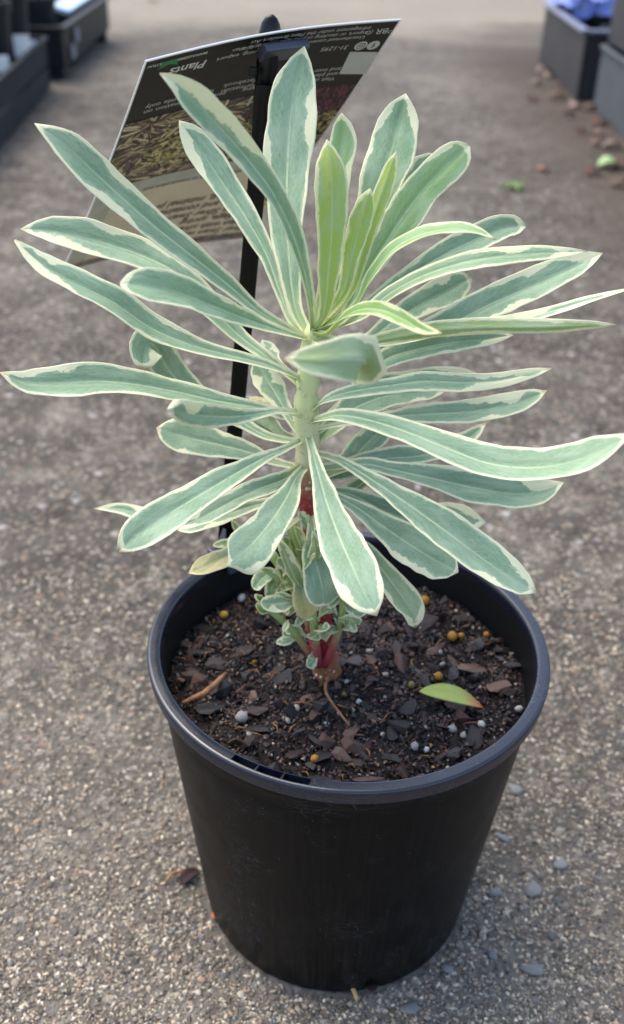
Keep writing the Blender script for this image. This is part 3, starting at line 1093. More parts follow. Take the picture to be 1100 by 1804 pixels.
# ---- middle right
leaf([(560, 740, 3), (575, 705, 10), (620, 690, 12), (690, 679, 12), (750, 672, 12), (820, 674, 12), (880, 670, 12), (930, 659, 12), (972, 649, 12)], 18, 'lin', .5, roll=(0, 25))
leaf([(560, 790, 2), (585, 752, -8), (620, 722, -22), (672, 700, -36), (730, 690, -46), (790, 682, -54)], 28, 'lin', .25)
leaf([(565, 770, 0), (590, 735, -18), (625, 708, -36), (670, 686, -52), (740, 670, -70), (800, 662, -80), (846, 661, -86)], 24, 'lin', .25)
leaf([(562, 762, 3), (600, 748, -4), (680, 735, -14), (750, 730, -20), (830, 725, -26), (900, 712, -30), (945, 697, -32), (964, 688, -32)], 23, 'obl', .35)
leaf([(585, 850, -2), (612, 820, -16), (640, 788, -30), (672, 757, -42), (702, 730, -50)], 26, 'lin', .2)
leaf([(570, 850, 0), (620, 818, -14), (680, 808, -26), (740, 803, -36), (795, 788, -46), (830, 768, -54), (856, 745, -60)], 20, 'lin', .4)
leaf([(585, 826, 2), (640, 818, -4), (690, 827, -10), (760, 842, -16), (840, 860, -20), (910, 870, -22), (960, 863, -22), (993, 850, -22)], 31, 'par', .35)
leaf([(552, 752, 5), (568, 738, 12), (600, 732, 20), (650, 740, 30), (715, 760, 42), (790, 790, 54), (860, 815, 62), (930, 823, 68), (1000, 814, 74), (1060, 792, 78), (1112, 765, 82)], 31, 'par', .45, hv=.75)
leaf([(575, 905, 0), (600, 876, -10), (630, 856, -20), (662, 836, -28), (690, 815, -34)], 13, 'lin', .3, under=True)
# ---- lower right
leaf([(568, 862, 2), (620, 872, -2), (680, 902, -8), (740, 918, -12), (800, 914, -16), (856, 920, -18)], 31, 'par', .35)
leaf([(572, 860, 4), (622, 890, 8), (668, 922, 14), (718, 956, 20), (766, 986, 26), (808, 1008, 30)], 37, 'obl', .35, seed=55.3)
leaf([(590, 930, 4), (636, 962, 10), (672, 1002, 18), (706, 1046, 26), (728, 1080, 32), (732, 1106, 34)], 25, 'obl', .35, roll=(0, -25), yel=.15, young=.2)
leaf([(572, 800, 5), (600, 812, 12), (655, 845, 28), (722, 890, 44), (790, 938, 58), (850, 983, 68), (900, 1018, 76), (945, 1044, 80)], 37, 'obl', .35)
# ---- lower left
leaf([(530, 832, 2), (470, 856, -8), (400, 880, -18), (330, 896, -26), (260, 907, -32), (210, 896, -36), (167, 896, -36)], 15, 'lin', .4)
leaf([(530, 862, 4), (490, 878, 10), (440, 893, 14), (380, 912, 18), (308, 932, 20)], 19, 'obl', .4)
leaf([(532, 832, 5), (500, 845, 14), (455, 862, 22), (400, 888, 28), (350, 915, 32), (305, 932, 34)], 19, 'lin', .4, seed=12.2)
leaf([(528, 786, 5), (500, 792, 14), (472, 804, 24), (420, 832, 38), (352, 872, 54), (290, 910, 66), (240, 944, 74), (208, 973, 78)], 33, 'obl', .35)
leaf([(540, 905, 4), (520, 918, 12), (478, 945, 24), (432, 966, 34), (382, 988, 42), (332, 1010, 46)], 18, 'obl', .4, yel=.62, label='yellowing old leaf')
leaf([(538, 826, 5), (522, 842, 16), (503, 880, 34), (474, 922, 50), (440, 962, 62), (412, 985, 66), (398, 998, 66)], 42, 'obl', .35, curl=.4, hv=.65, label='drooping leaf with a curled lower edge')
leaf([(547, 905, 5), (550, 940, 14), (556, 985, 24), (568, 1035, 32), (572, 1070, 34)], 35, 'obl', .3, yel=.1)
leaf([(540, 960, 4), (536, 1000, 14), (534, 1040, 22), (540, 1072, 26), (541, 1091, 27)], 23, 'obl', .3, yel=.85, label='leaf with a dry yellow tip')
leaf([(543, 770, 6), (556, 815, 22), (573, 875, 42), (596, 940, 62), (622, 1000, 80), (645, 1050, 92), (664, 1085, 98)], 44, 'obl', .3, fold=.1)
# ---- the leaf that points at the camera and curls
leaf([(556, 612, 5), (572, 618, 30), (600, 630, 62), (628, 638, 88), (640, 636, 100), (622, 634, 110), (585, 634, 116), (545, 634, 116), (503, 631, 112)], 45, 'paddle', .0, under=True, young=.2, hv=.75, wave=.1, fold=.1, label='leaf bent towards the camera, its pale underside showing')

# ---- basal shoots with their small leaves
M_BUD = plain('bud', lin(176, 196, 130), .5, .3, .2, 500)


def shoot(pts, r0, r1, leaves):
    s = MB()
    P, _ = catmull([pt(*p) for p in pts], 24)
    R = np.linspace(r0, r1, 24) * .001
    s.tube(P, list(R), 10)
    al = np.repeat(np.linspace(0, 1, 24), 10)
    ob = mesh_obj('side_shoot', s.v, s.f, M_SHOOT, plant, attrs={'along': al})
    for a in leaves:
        kw = dict(a[2]) if len(a) > 2 else {}
        leaf(a[0], a[1], kw.pop('prof', 'oval'), kw.pop('b', .4), parent=ob, n=22, wave=.08, **kw)
    return ob


G = {'young': .3}
shoot([(560, 1172, 3), (538, 1140, 8), (510, 1105, 14), (482, 1080, 18), (462, 1068, 20)], 2.2, 1.5,
      [([(470, 1072, 20), (460, 1060, 24), (452, 1056, 28)], 14, {'young': .4}),
       ([(528, 1060, 20), (505, 1062, 26), (480, 1064, 30), (458, 1062, 32)], 17, {}),
       ([(522, 1128, 14), (508, 1128, 18), (487, 1134, 22)], 9, {'young': .3}),
       ([(508, 1092, 18), (505, 1102, 22), (500, 1113, 25)], 6, {'young': .2}),
       ([(478, 1080, 18), (462, 1074, 20), (450, 1066, 22)], 10, {'young': .6})])
shoot([(563, 1172, 5), (556, 1130, 12), (552, 1090, 16), (548, 1050, 18), (544, 1000, 18)], 2.3, 1.8,
      [([(556, 1112, 14), (562, 1108, 20), (572, 1106, 24), (582, 1104, 26)], 11, {'young': .2}),
       ([(535, 1010, 14), (527, 975, 14), (517, 940, 12), (510, 915, 8)], 15, {'young': .8, 'under': True}),
       ([(548, 1040, 18), (530, 1030, 22), (516, 1005, 24), (500, 968, 22), (488, 950, 18)], 14, {'young': .45, 'prof': 'lin', 'under': True}),
       ([(540, 1008, 18), (552, 990, 24), (556, 965, 26), (552, 935, 24)], 13, {'young': .6, 'prof': 'lin', 'under': True}),
       ([(528, 1020, 18), (540, 998, 26), (552, 982, 30), (556, 976, 32)], 10, {'young': .6})])
shoot([(572, 1172, 6), (590, 1130, 10), (602, 1090, 12), (606, 1040, 12), (604, 990, 10)], 2.2, 1.6,
      [([(604, 1066, 12), (620, 1068, 18), (636, 1078, 22), (646, 1082, 24)], 16, {}),
       ([(604, 1108, 12), (610, 1106, 18), (622, 1110, 22)], 7, {'young': .2}),
       ([(606, 1100, 12), (618, 1104, 16), (630, 1112, 18)], 8, {}),
       ([(600, 1050, 12), (590, 1058, 20), (578, 1072, 26)], 9, {'young': .5}),
       ([(606, 1030, 10), (620, 1040, 12), (632, 1056, 14)], 10, {'young': .4})])
shoot([(556, 1150, 0), (545, 1100, -4), (525, 1050, -6), (500, 1005, -8), (478, 975, -10)], 2.2, 2.6,
      [([(490, 1005, -4), (478, 1008, 2), (462, 1020, 8), (446, 1038, 10)], 15, {'young': .2}),
       ([(496, 1016, -2), (486, 1024, 4), (478, 1040, 8), (480, 1056, 10)], 13, {'young': .5}),
       ([(472, 972, -10), (440, 960, -16), (420, 935, -20), (408, 915, -22)], 9, {'young': .8, 'prof': 'lin'}),
       ([(470, 970, -8), (430, 962, -6), (400, 958, -4), (374, 961, -2)], 9, {'young': .7}),
       ([(508, 1050, -2), (496, 1040, 4), (488, 1028, 8)], 9, {'young': .3})])
shoot([(560, 1150, 2), (548, 1110, 2), (535, 1060, 2), (520, 1000, 0), (512, 960, -2)], 2.0, 1.5,
      [([(540, 1085, 4), (530, 1092, 10), (522, 1104, 14)], 8, {'young': .1}),
       ([(520, 1010, 0), (528, 985, 2), (536, 960, 2), (540, 930, 0)], 12, {'young': .7, 'prof': 'lin'}),
       ([(522, 1060, 4), (512, 1072, 8), (505, 1080, 12)], 12, {'young': .2})])
TUFT = [((540, 1120, 8), 3), ((560, 1090, 14), 3), ((600, 1110, 10), 3), ((510, 1085, 14), 4), ((590, 1060, 10), 4), ((520, 1040, 2), 5), ((500, 1020, -4), 5),
        ((548, 1020, 16), 4), ((606, 1020, 8), 3), ((530, 985, 6), 4), ((575, 1130, 10), 2)]
tb_ = MB()
tr_ = np.random.default_rng(5)
tp, _ = catmull([pt(562, 1174, 1), pt(556, 1120, 3), pt(550, 1060, 4), pt(540, 990, 4)], 20)
tb_.tube(tp, list(np.linspace(.0026, .0018, 20)), 10)
tuft = mesh_obj('side_shoot', tb_.v, tb_.f, M_SHOOT, plant, attrs={'along': np.repeat(np.linspace(.2, 1, 20), 10)})
for (bx, by, bd), cnt_ in TUFT:
    for q_ in range(cnt_):
        an = tr_.uniform(-.5, 3.6)
        ln = tr_.uniform(22, 44)
        dx, dy = math.cos(an) * ln, -math.sin(an) * ln * .8
        dd = tr_.uniform(-10, 14)
        leaf([(bx, by, bd), (bx + dx * .5, by + dy * .6 - 4, bd + dd * .5), (bx + dx, by + dy * .85 + 3, bd + dd)], tr_.uniform(8, 13.5), 'oval', tr_.uniform(.2, .6),
             under=bool(tr_.random() < .2), young=tr_.uniform(.1, .6), parent=tuft, n=16, wave=.12)
for (bx, by, bd), (tx, ty, td), w_, yg in (((520, 1010, 4), (498, 945, 12), 9, .6), ((540, 990, 10), (520, 925, 20), 10, .7), ((548, 1000, 14), (556, 930, 22), 8, .6),
                                           ((530, 1030, 8), (486, 985, 22), 10, .5), ((585, 1030, 8), (620, 985, 4), 10, .4), ((600, 1050, 10), (640, 1030, 14), 11, .3),
                                           ((545, 960, 6), (528, 900, 8), 8, .7), ((505, 1040, 2), (458, 1000, 10), 10, .4), ((560, 985, 8), (586, 940, -6), 9, .5),
                                           ((525, 1070, 12), (482, 1046, 24), 10, .3), ((596, 1090, 14), (634, 1100, 20), 9, .3)):
    leaf([(bx, by, bd), ((bx + tx) / 2 + 3, (by + ty) / 2 - 4, (bd + td) / 2 + 3), (tx, ty, td)], w_, 'obl', tr_.uniform(.15, .5), young=yg, parent=tuft, n=20, wave=.15, under=bool(tr_.random() < .3))
leaf([(556, 1176, 6), (548, 1170, 12), (543, 1158, 14)], 10, 'oval', .3, young=.4, n=18)

# ================================================================== STAKE AND TAG
TL, TR = np.array([-.0965, .0509, .4547]), np.array([.0139, .1188, .4655])
BL, BR = np.array([-.1869, .2225, .2999]), np.array([-.0739, .2867, .3053])
TN = nrm(np.cross(BL - TL, TR - TL))
if TN @ (CAM - TL) < 0: TN = -TN


def card(s, t, off=0.0):
    p = (TL * (1 - s) + TR * s) * (1 - t) + (BL * (1 - s) + BR * s) * t
    bow = .0035 * math.sin(math.pi * s) - .003 * math.sin(math.pi * t)
    return p + TN * (off - bow)


def card_px(x, y):
    """where a photo pixel meets the card, as (s, t)"""
    d = ray(x, y)
    k = ((TL - CAM) @ TN) / (d @ TN)
    q = CAM + d * k - TL
    a, b = TR - TL, BL - TL
    return (q @ a) / (a @ a), (q @ b) / (b @ b)


stake = empty('tag_stake', at_y(395, 975, .075), 'tall black plastic stake standing at the back left of the pot rim', 'plant stake')
S_BOT, S_TOP = at_y(394, 985, .0765), at_y(478, 34, .0905)
sdirv = nrm(S_TOP - S_BOT)
vv = nrm(CAM - (S_BOT + S_TOP) / 2)
sw = nrm(np.cross(sdirv, vv))
sn = nrm(np.cross(sw, sdirv))


def bar(mb, p0, p1, w0, w1, t, off_n=0.0, off_w=0.0):
    V = []
    for p, w in ((p0, w0), (p1, w1)):
        for a, b in ((-1, -1), (1, -1), (1, 1), (-1, 1)):
            V.append(p + sw * (a * w / 2 + off_w) + sn * (b * t / 2 + off_n))
    mb.add(V, [(0, 3, 2, 1), (4, 5, 6, 7), (0, 1, 5, 4), (1, 2, 6, 5), (2, 3, 7, 6), (3, 0, 4, 7)])


Ls = np.linalg.norm(S_TOP - S_BOT)
q = MB()
# ribbed post in front of the card
e = S_BOT + sdirv * Ls * .905
bar(q, S_BOT, e, .0078, .0084, .0026, .0015)
bar(q, S_BOT, e, .0016, .0018, .0030, .0034, -.0034)
bar(q, S_BOT, e, .0016, .0018, .0030, .0034, .0034)
bar(q, S_BOT, e, .0011, .0013, .0024, .0034, .0)
o = q.build('post', M_STAKE, stake, smooth=False)
# rounded head behind the card
q = MB()
hp = [S_TOP + sdirv * a - sn * b for a, b in ((-.045, .003), (-.02, .0035), (-.006, .0035), (-.002, .0033), (.0005, .003), (.0018, .0028))]
q.tube(hp, [.0048, .0050, .0050, .0043, .0028, .0010], 14, flat=.7)
q.build('head', M_STAKE, stake)
# clip bar gripping the top of the card
pa, pb = card(*card_px(463, 90), off=.003), card(*card_px(540, 80), off=.003)
q = MB()
ax = nrm(pb - pa)
dn = nrm(np.cross(ax, TN))
if dn[2] > 0: dn = -dn
Rm = np.stack([ax, dn, TN], 1)
q.box((pa + pb) / 2 + dn * .0012, (np.linalg.norm(pb - pa), .0088, .0042), Rm, .0008)
q.box((pa + pb) / 2 + dn * .0052 - TN * .0002, (np.linalg.norm(pb - pa) * .99, .0022, .0048), Rm, .0007)
q.build('clip', M_CLIP, stake, smooth=False)
q = MB()
hk = at_y(446, 126, .086)
q.box(hk + sn * .001, (.0036, .0040, .0036), np.stack([sw, sdirv, sn], 1), .0005)
q.build('hook', M_STAKE, stake, smooth=False)
# foot that hooks over the pot rim
q = MB()
fc = at_y(393, 968, .078)
rd = nrm([fc[0], fc[1], 0])
tg = np.array([-rd[1], rd[0], 0])
Rf = np.stack([tg, rd, np.array([0, 0, 1.0])], 1)
fc = rd * .1005
q.box([fc[0], fc[1], H + .0022], (.020, .016, .0034), Rf, .0008)
q.box([rd[0] * .1065, rd[1] * .1065, H - .004], (.020, .0030, .0160), Rf, .0008)
q.box([rd[0] * .0935, rd[1] * .0935, H - .002], (.012, .0030, .0120), Rf, .0006)
for sgn in (-1, 1):
    c0 = np.array([rd[0] * .0995, rd[1] * .0995, H + .0035]) + tg * sgn * .0045
    V = [c0 + tg * sgn * .004 + rd * .004, c0 + tg * sgn * .004 - rd * .004, c0 - tg * sgn * .0005 - rd * .004, c0 - tg * sgn * .0005 + rd * .004]
    apex = c0 - tg * sgn * .001 + np.array([0, 0, .016])
    q.add(V + [apex + rd * .0012, apex - rd * .0012], [(0, 1, 2, 3), (0, 3, 4), (1, 5, 2), (0, 4, 5, 1), (3, 2, 5, 4)])
q.build('foot', M_CLIP, stake, smooth=False)

# ---- the printed card
tagc = empty('plant_tag', TL, 'printed plant label card held upside down in the black stake behind the leaves', 'plant label')
M_CARD = plain('card_white', lin(238, 238, 234), .35, .5, .02)


def gloss(name, col, var=.1, rough=.28):
    return plain(name, col, rough, .35, var, 90)


M_PDARK = gloss('print_dark', lin(24, 25, 20), .25, .4)
M_PSTRIP = gloss('print_sage', lin(206, 210, 188), .1)
M_PCREAM = gloss('print_cream', lin(242, 230, 196), .06)
M_PBROWN = gloss('print_brown', lin(120, 108, 100), .15)
M_PPHOTO = gloss('print_photo', lin(34, 28, 20), .5, .4)
s_mid, _ = card_px(440, 190)
_, t_ph0 = card_px(350, 186)
_, t_ph1 = card_px(330, 300)
_, t_cr0 = card_px(330, 325)
_, t_cr1 = card_px(330, 425)
# strips across the card (t), each its own print
PM = [M_CARD, M_PDARK, M_PPHOTO, M_PSTRIP, M_PCREAM, M_PBROWN]
t_ph0, t_ph1, t_cr0, t_cr1 = .205, .49, .555, .955
tb = sorted(set([0, .004, .05, .1, .15, t_ph0, .25, .3, .34, .38, .42, .46, t_ph1, .52, t_cr0, .6, .65, .7, .75, .8, .85, .9, t_cr1, .996, 1]))
sb = sorted(set([0, .006, .10, .2, .3, .4, .5, .6, .7, .8, .9, .994, 1]))
V, F, FM = [], [], []
for off in (0, -.0007):
    for t in tb:
        for s in sb: V.append(card(s, t, off))
ns, ntb = len(sb), len(tb)
o2 = ns * ntb
for j in range(ntb - 1):
    for i in range(ns - 1):
        s, t = (sb[i] + sb[i + 1]) / 2, (tb[j] + tb[j + 1]) / 2
        if s < .006 or s > .994 or t < .004 or t > .996: mi = 0
        elif t < t_ph0: mi = 1
        elif t < t_ph1: mi = 2
        elif t < t_cr0: mi = 3
        elif t < t_cr1: mi = 4 if s > .1 else 3
        else: mi = 5
        a, b_, c, d = j * ns + i, j * ns + i + 1, (j + 1) * ns + i + 1, (j + 1) * ns + i
        F.append((a, d, c, b_)); FM.append(mi)
        F.append((o2 + a, o2 + b_, o2 + c, o2 + d)); FM.append(0)
for i in range(ns - 1):
    a = i; F.append((a, a + 1, o2 + a + 1, o2 + a)); FM.append(0)
    a = (ntb - 1) * ns + i; F.append((a, o2 + a, o2 + a + 1, a + 1)); FM.append(0)
for j in range(ntb - 1):
    a = j * ns; F.append((a, o2 + a, o2 + a + ns, a + ns)); FM.append(0)
    a = j * ns + ns - 1; F.append((a, a + ns, o2 + a + ns, o2 + a)); FM.append(0)
mesh_obj('card', V, F, None, tagc, True, mats=PM, fmat=FM)
smooth_by_angle(bpy.data.objects['card'], 40)
CW, CH = np.linalg.norm(TR - TL), np.linalg.norm(BL - TL)

# photo print: hundreds of small flat dabs of leaf colour, flat on the card
dabs = {}


def dab(s, t, L, W, ang, col, off):
    c, sn_ = math.cos(ang), math.sin(ang)
    loc = [(-L, 0), (-L * .4, W), (L * .4, W * .8), (L, 0), (L * .4, -W), (-L * .4, -W * .8)]
    v = []
    for x, y in loc:
        xx, yy = x * c - y * sn_, x * sn_ + y * c
        S_, T_ = s + xx / CW, t + yy / CH
        S_ = min(max(S_, .008), .992)
        T_ = min(max(T_, t_ph0 + .001), t_ph1 - .001)
        v.append(card(S_, T_, off))
    return v, col


PV, PF, PC = [], [], []


def put(dv):
    v, col = dv
    n = len(PV)
    PV.extend(v)
    PF.append(tuple(range(n, n + 6)))
    PC.extend([col] * 6)


s_div = .535
pal_l = [lin(*c)[:3] for c in ((206, 190, 140), (150, 128, 94), (84, 64, 54), (24, 18, 14), (240, 226, 176), (120, 92, 84), (40, 30, 26))]
pal_y = [lin(*c)[:3] for c in ((212, 200, 124), (236, 226, 160), (160, 150, 80), (96, 84, 44), (190, 168, 108))]
pal_p = [lin(*c)[:3] for c in ((140, 50, 86), (104, 40, 62), (72, 40, 44), (50, 32, 28))]
lay = 0
for i in range(3400):
    lay = .00012 + i * 1.5e-8
    s, t = RNG.uniform(.01, .99), RNG.uniform(t_ph0, t_ph1)
    if abs(s - s_div) < .008: continue
    tt = (t - t_ph0) / (t_ph1 - t_ph0)
    if s < s_div:
        cx, cy = .34, .62
        yel_ = math.hypot((s - .30) / .16, (tt - .55) / .35) < 1 + RNG.normal() * .15
        if yel_: put(dab(s, t, RNG.uniform(.0012, .0028), .0009, RNG.uniform(0, 3.1), pal_y[int(RNG.integers(5))], lay))
        else:
            kx, ky = [(.12, .1), (.16, .45), (.42, .15), (.48, .6), (.1, .85), (.3, 1.0)][int(np.argmin([math.hypot((s - a) * 2, tt - b) for a, b in [(.12, .1), (.16, .45), (.42, .15), (.48, .6), (.1, .85), (.3, 1.0)]]))]
            an = math.atan2((tt - ky) * .056, (s - kx) * .13) + RNG.normal() * .3
            put(dab(s, t, RNG.uniform(.004, .009), RNG.uniform(.0005, .0013), an, pal_l[int(RNG.integers(7))], lay))
    else:
        if tt < .35: put(dab(s, t, RNG.uniform(.001, .0035), .0005, RNG.uniform(1, 2.4), pal_p[int(RNG.integers(4))], lay))
        else: put(dab(s, t, RNG.uniform(.001, .002), .0007, RNG.uniform(0, 3.1), pal_y[int(RNG.integers(2, 5))] if RNG.random() < .8 else pal_y[0], lay))
mesh_obj('photo_print', PV, PF, vcol_material('photo_ink', .3, .5, 0.0, 300, .15), tagc, False, attrs={'tint': np.array(PC)})


def sheet(name, poly, mat, off):
    V = [card(s, t, off) for s, t in poly]
    return mesh_obj(name, V, [tuple(range(len(V)))], mat, tagc, False)


M_INK = gloss('ink_white', lin(216, 216, 206), .03)
M_INKD = gloss('ink_dark', lin(48, 46, 34), .05)
M_INKG = gloss('ink_green', lin(40, 130, 70), .05)
sheet('photo_divider', [(s_div - .005, t_ph0 + .002), (s_div + .005, t_ph0 + .002), (s_div + .005, t_ph1), (s_div - .005, t_ph1)], M_PSTRIP, .00025)


def text(body, s, t, h, mat=M_INK, align='LEFT', shear=0.0, off=.0002, name='lettering', weight=0.0, xs=1.0):
    """h in metres of cap height; (s, t) where the reading starts; the card hangs upside down"""
    cu = bpy.data.curves.new('lettering', 'FONT')
    cu.body = body
    cu.size = h * 1.4
    cu.shear = shear
    cu.align_x = align
    cu.space_line = .95
    cu.resolution_u = 2
    cu.offset = weight * h
    ob = bpy.data.objects.new('tmp', cu)
    COL.objects.link(ob)
    dg = bpy.context.evaluated_depsgraph_get()
    me = bpy.data.meshes.new_from_object(ob.evaluated_get(dg))
    bpy.data.objects.remove(ob)
    P = [(v.co.x * xs, v.co.y) for v in me.vertices]
    ok = [.012 < s - x / CW < .988 and .008 < t + y / CH < .992 for x, y in P]
    F = [tuple(p.vertices) for p in me.polygons if all(ok[q] for q in p.vertices)]
    bpy.data.meshes.remove(me)
    V = [card(s - x / CW, t + y / CH, off) for x, y in P]
    return mesh_obj(name, V, F, mat, tagc, False)


def tpx(body, x, y, h, **kw):
    s, t = card_px(x, y)
    return text(body, s, t, h, **kw)


tpx('PBR', 696, 47, .0042, shear=.0)
tpx('(D', 660, 55, .0028)
tpx('Unauthorised commercial propagation,\nexport, or stocking of propagating material is an\ninfringement under the Plant Breeders Act', 646, 64, .0026, shear=.2, align='LEFT')
tpx('31-1295', 617, 81, .0032, shear=.15)
tpx('Visit our website for growing\nand planting tips\nand instructions', 590, 131, .0031)
tpx('pot conditioning, export', 386, 110, .0030, shear=.1, align='RIGHT')
tpx('of this variety is an', 426, 95, .0030, shear=.1, align='RIGHT')
tpx('for stock, information\nfrom facebook', 392, 162, .0034, align='RIGHT')
tpx('general information on\nuse as a guide only', 252, 192, .0034, align='RIGHT')
tpx('Plants', 369, 112, .0056, weight=.03, shear=.1)
tpx('MANAGEMENT AUSTRALIA', 370, 98, .0019, weight=.02)
s, t = card_px(296, 114)
sheet('logo', [(s - .02, t - .008), (s + .03, t - .010), (s + .045, t + .012), (s + .01, t + .004), (s - .03, t + .014)], M_INKG, .0002)
# pale square panel, and the two round icons
cs = [card_px(*p) for p in ((596, 126), (617, 91), (664, 86), (642, 121))]
sheet('square_panel', cs, gloss('ink_panel', lin(206, 208, 198), .05), .0002)
for (px, py, g) in ((636, 80, 'o'), (657, 77, 'f')):
    s, t = card_px(px, py)
    r = .0034
    sheet('icon', [(s + r * math.cos(a) / CW, t + r * math.sin(a) / CH) for a in np.linspace(0, 2 * math.pi, 24, endpoint=False)], M_INK, .0002)
    if g == 'f':
        text('f', s + .0007 / CW, t - .0018 / CH, .0036, mat=M_PDARK, off=.0003, name='icon_mark', weight=.03)
    else:
        for ro, ri in ((.0021, .0017), (.0010, .0006)):
            V, F = [], []
            for q_, a in enumerate(np.linspace(0, 2 * math.pi, 20, endpoint=False)):
                kk = 1.0
                if ro > .002: kk = 1 / max(abs(math.cos(a)), abs(math.sin(a))) ** .7
                for rr in (ro, ri): V.append(card(s + rr * kk * math.cos(a) / CW, t + rr * kk * math.sin(a) / CH, .0003))
            F = [(2 * i, 2 * ((i + 1) % 20), 2 * ((i + 1) % 20) + 1, 2 * i + 1) for i in range(20)]
            mesh_obj('icon_mark', V, F, M_PDARK, tagc, False)
# text of the cream panel, reading from its lower (hanging) edge upwards
tpx('Silver Swan\nSilver Swan with bold\ngarden with silver\nthe foliage, spring\neasy care Silver Swan\nlandscapes and containers\ncompact habit, minimal pruning', 424, 392, .0088, mat=M_INKD, shear=.25, xs=.62, weight=.02)
tpx('photo is a guide to mature plant only', 425, 290, .0042, xs=.7, mat=M_INKD)
M_RING = gloss('ink_ring', lin(160, 146, 126), .1)
for (px, py) in ((150, 462), (362, 411), (412, 401), (250, 440)):
    s, t = card_px(px, py)
    for ro, ri in ((.0058, .0052), (.0026, .0004)):
        V = []
        for a in np.linspace(0, 2 * math.pi, 24, endpoint=False):
            for rr in (ro, ri): V.append(card(s + rr * math.cos(a) / CW, t + rr * math.sin(a) / CH, .0002))
        mesh_obj('ring_icon', V, [(2 * i, 2 * ((i + 1) % 24), 2 * ((i + 1) % 24) + 1, 2 * i + 1) for i in range(24)], M_RING, tagc, False)

# ================================================================== SMALL THINGS ON SOIL AND GROUND
def small_leaf(name, p0, p1, w, mat, bend=.2, cup=.3, n=14, lift=.002):
    """a flat little leaf lying between two points: closed mesh"""
    p0, p1 = np.asarray(p0, float), np.asarray(p1, float)
    T = nrm(p1 - p0)
    Wv = nrm(np.cross(np.array([0, 0, 1.0]), T))
    L = np.linalg.norm(p1 - p0)
    us = [-1, -.5, 0, .5, 1]
    top, botm = [], []
    for i in range(n):
        v = i / (n - 1)
        pr = max(.02, math.sin(math.pi * v ** .85) ** .8) if 0 < v < 1 else .03
        c = p0 + T * L * v + np.array([0, 0, 1]) * (lift + bend * L * math.sin(math.pi * v) * .4)
        for u in us:
            p = c + Wv * u * w * pr + np.array([0, 0, 1]) * cup * w * u * u * pr
            top.append(p)
            botm.append(p - np.array([0, 0, .0004]))
    V = top + botm
    m = len(us)
    F = []
    o2 = n * m
    for i in range(n - 1):
        for j in range(m - 1):
            a, b_, c, d = i * m + j, i * m + j + 1, (i + 1) * m + j + 1, (i + 1) * m + j
            F += [(a, d, c, b_), (o2 + a, o2 + b_, o2 + c, o2 + d)]
        a, d = i * m, (i + 1) * m
        F.append((a, o2 + a, o2 + d, d))
        a, d = i * m + m - 1, (i + 1) * m + m - 1
        F.append((a, d, o2 + d, o2 + a))
    for j in range(m - 1):
        F.append((j, j + 1, o2 + j + 1, o2 + j))
        a = (n - 1) * m + j
        F.append((a, o2 + a, o2 + a + 1, a + 1))
    return mesh_obj(name, V, F, mat, None, True, origin=p0)


kf = NT('fallen_green')
nzf = kf.noise(kf.obj(), 120, 3)
colf = kf.ramp(kf.sep(kf.obj())[0], [(0.0, lin(150, 168, 84)), (.0007, lin(160, 176, 88)), (.7, lin(150, 176, 84)), (1, lin(150, 110, 70))])
xs = kf.sstep(kf.sep(kf.obj())[0], .020, .030)
colf = kf.mix(xs, kf.mix(nzf, lin(146, 176, 72), lin(176, 176, 104)), lin(170, 110, 72))
kf.fin(colf, .5, .3)
p0, p1 = px_on_soil(738, 1227), px_on_soil(850, 1257)
o = small_leaf('fallen_leaf', p0, p1, .0062, kf.m, .15, .35, lift=.004)
tag(o, 'small fallen yellow green leaf lying on the potting mix', 'leaf')

M_STRAW = plain('straw', lin(178, 152, 96), .8, .2, .2, 300)
M_DRY = by_random('dry_leaf_brown', [(0, lin(110, 78, 66)), (.3, lin(118, 98, 86)), (.55, lin(150, 132, 122)), (.8, lin(88, 64, 60))], .8, 90, .3)
M_DKRED = plain('dark_red_leaf', lin(48, 26, 28), .7, .3, .3, 200)
M_WEED = plain('weed_green', lin(96, 118, 64), .6, .3, .25, 100)
M_PALEGRN = plain('pale_green_leaf', lin(150, 178, 126), .5, .3, .25, 50)
q = MB()
P, _ = catmull([at_z(612, 1731, .003), at_z(622, 1742, .004), at_z(630, 1762, .002)], 10)
q.tube(P, list(np.linspace(.0016, .0011, 10)), 7)
tag(q.build('straw', M_STRAW, None, origin=P[0]), 'bent yellow straw sticking out from under the front of the pot', 'straw')
P = [at_z(640, 1738, .003), at_z(668, 1733, .003)]
o = small_leaf('dry_leaf', P[0], P[1], .006, M_DKRED, .1, .2)
tag(o, 'dark shred of dead leaf caught under the front of the pot', 'dead leaf')
o = small_leaf('dry_leaf', at_z(318, 1562, 0), at_z(350, 1535, 0), .0042, M_DKRED, .3, .5)
tag(o, 'dark red dead leaf on the concrete left of the pot', 'dead leaf')
q = MB()
P, _ = catmull([at_z(292, 1556, .002), at_z(305, 1538, .004), at_z(330, 1536, .003)], 10)
q.tube(P, .0009, 6)
tag(q.build('twig', M_TWIG, None, origin=P[0]), 'thin curved brown twig beside the dark red dead leaf', 'twig')
o = small_leaf('dry_leaf', at_z(374, 1612, 0), at_z(386, 1622, 0), .003, plain('orange_leaf', lin(170, 104, 74), .7, .3), .2, .3)
tag(o, 'tiny orange leaf scrap at the lower left foot of the pot', 'dead leaf')

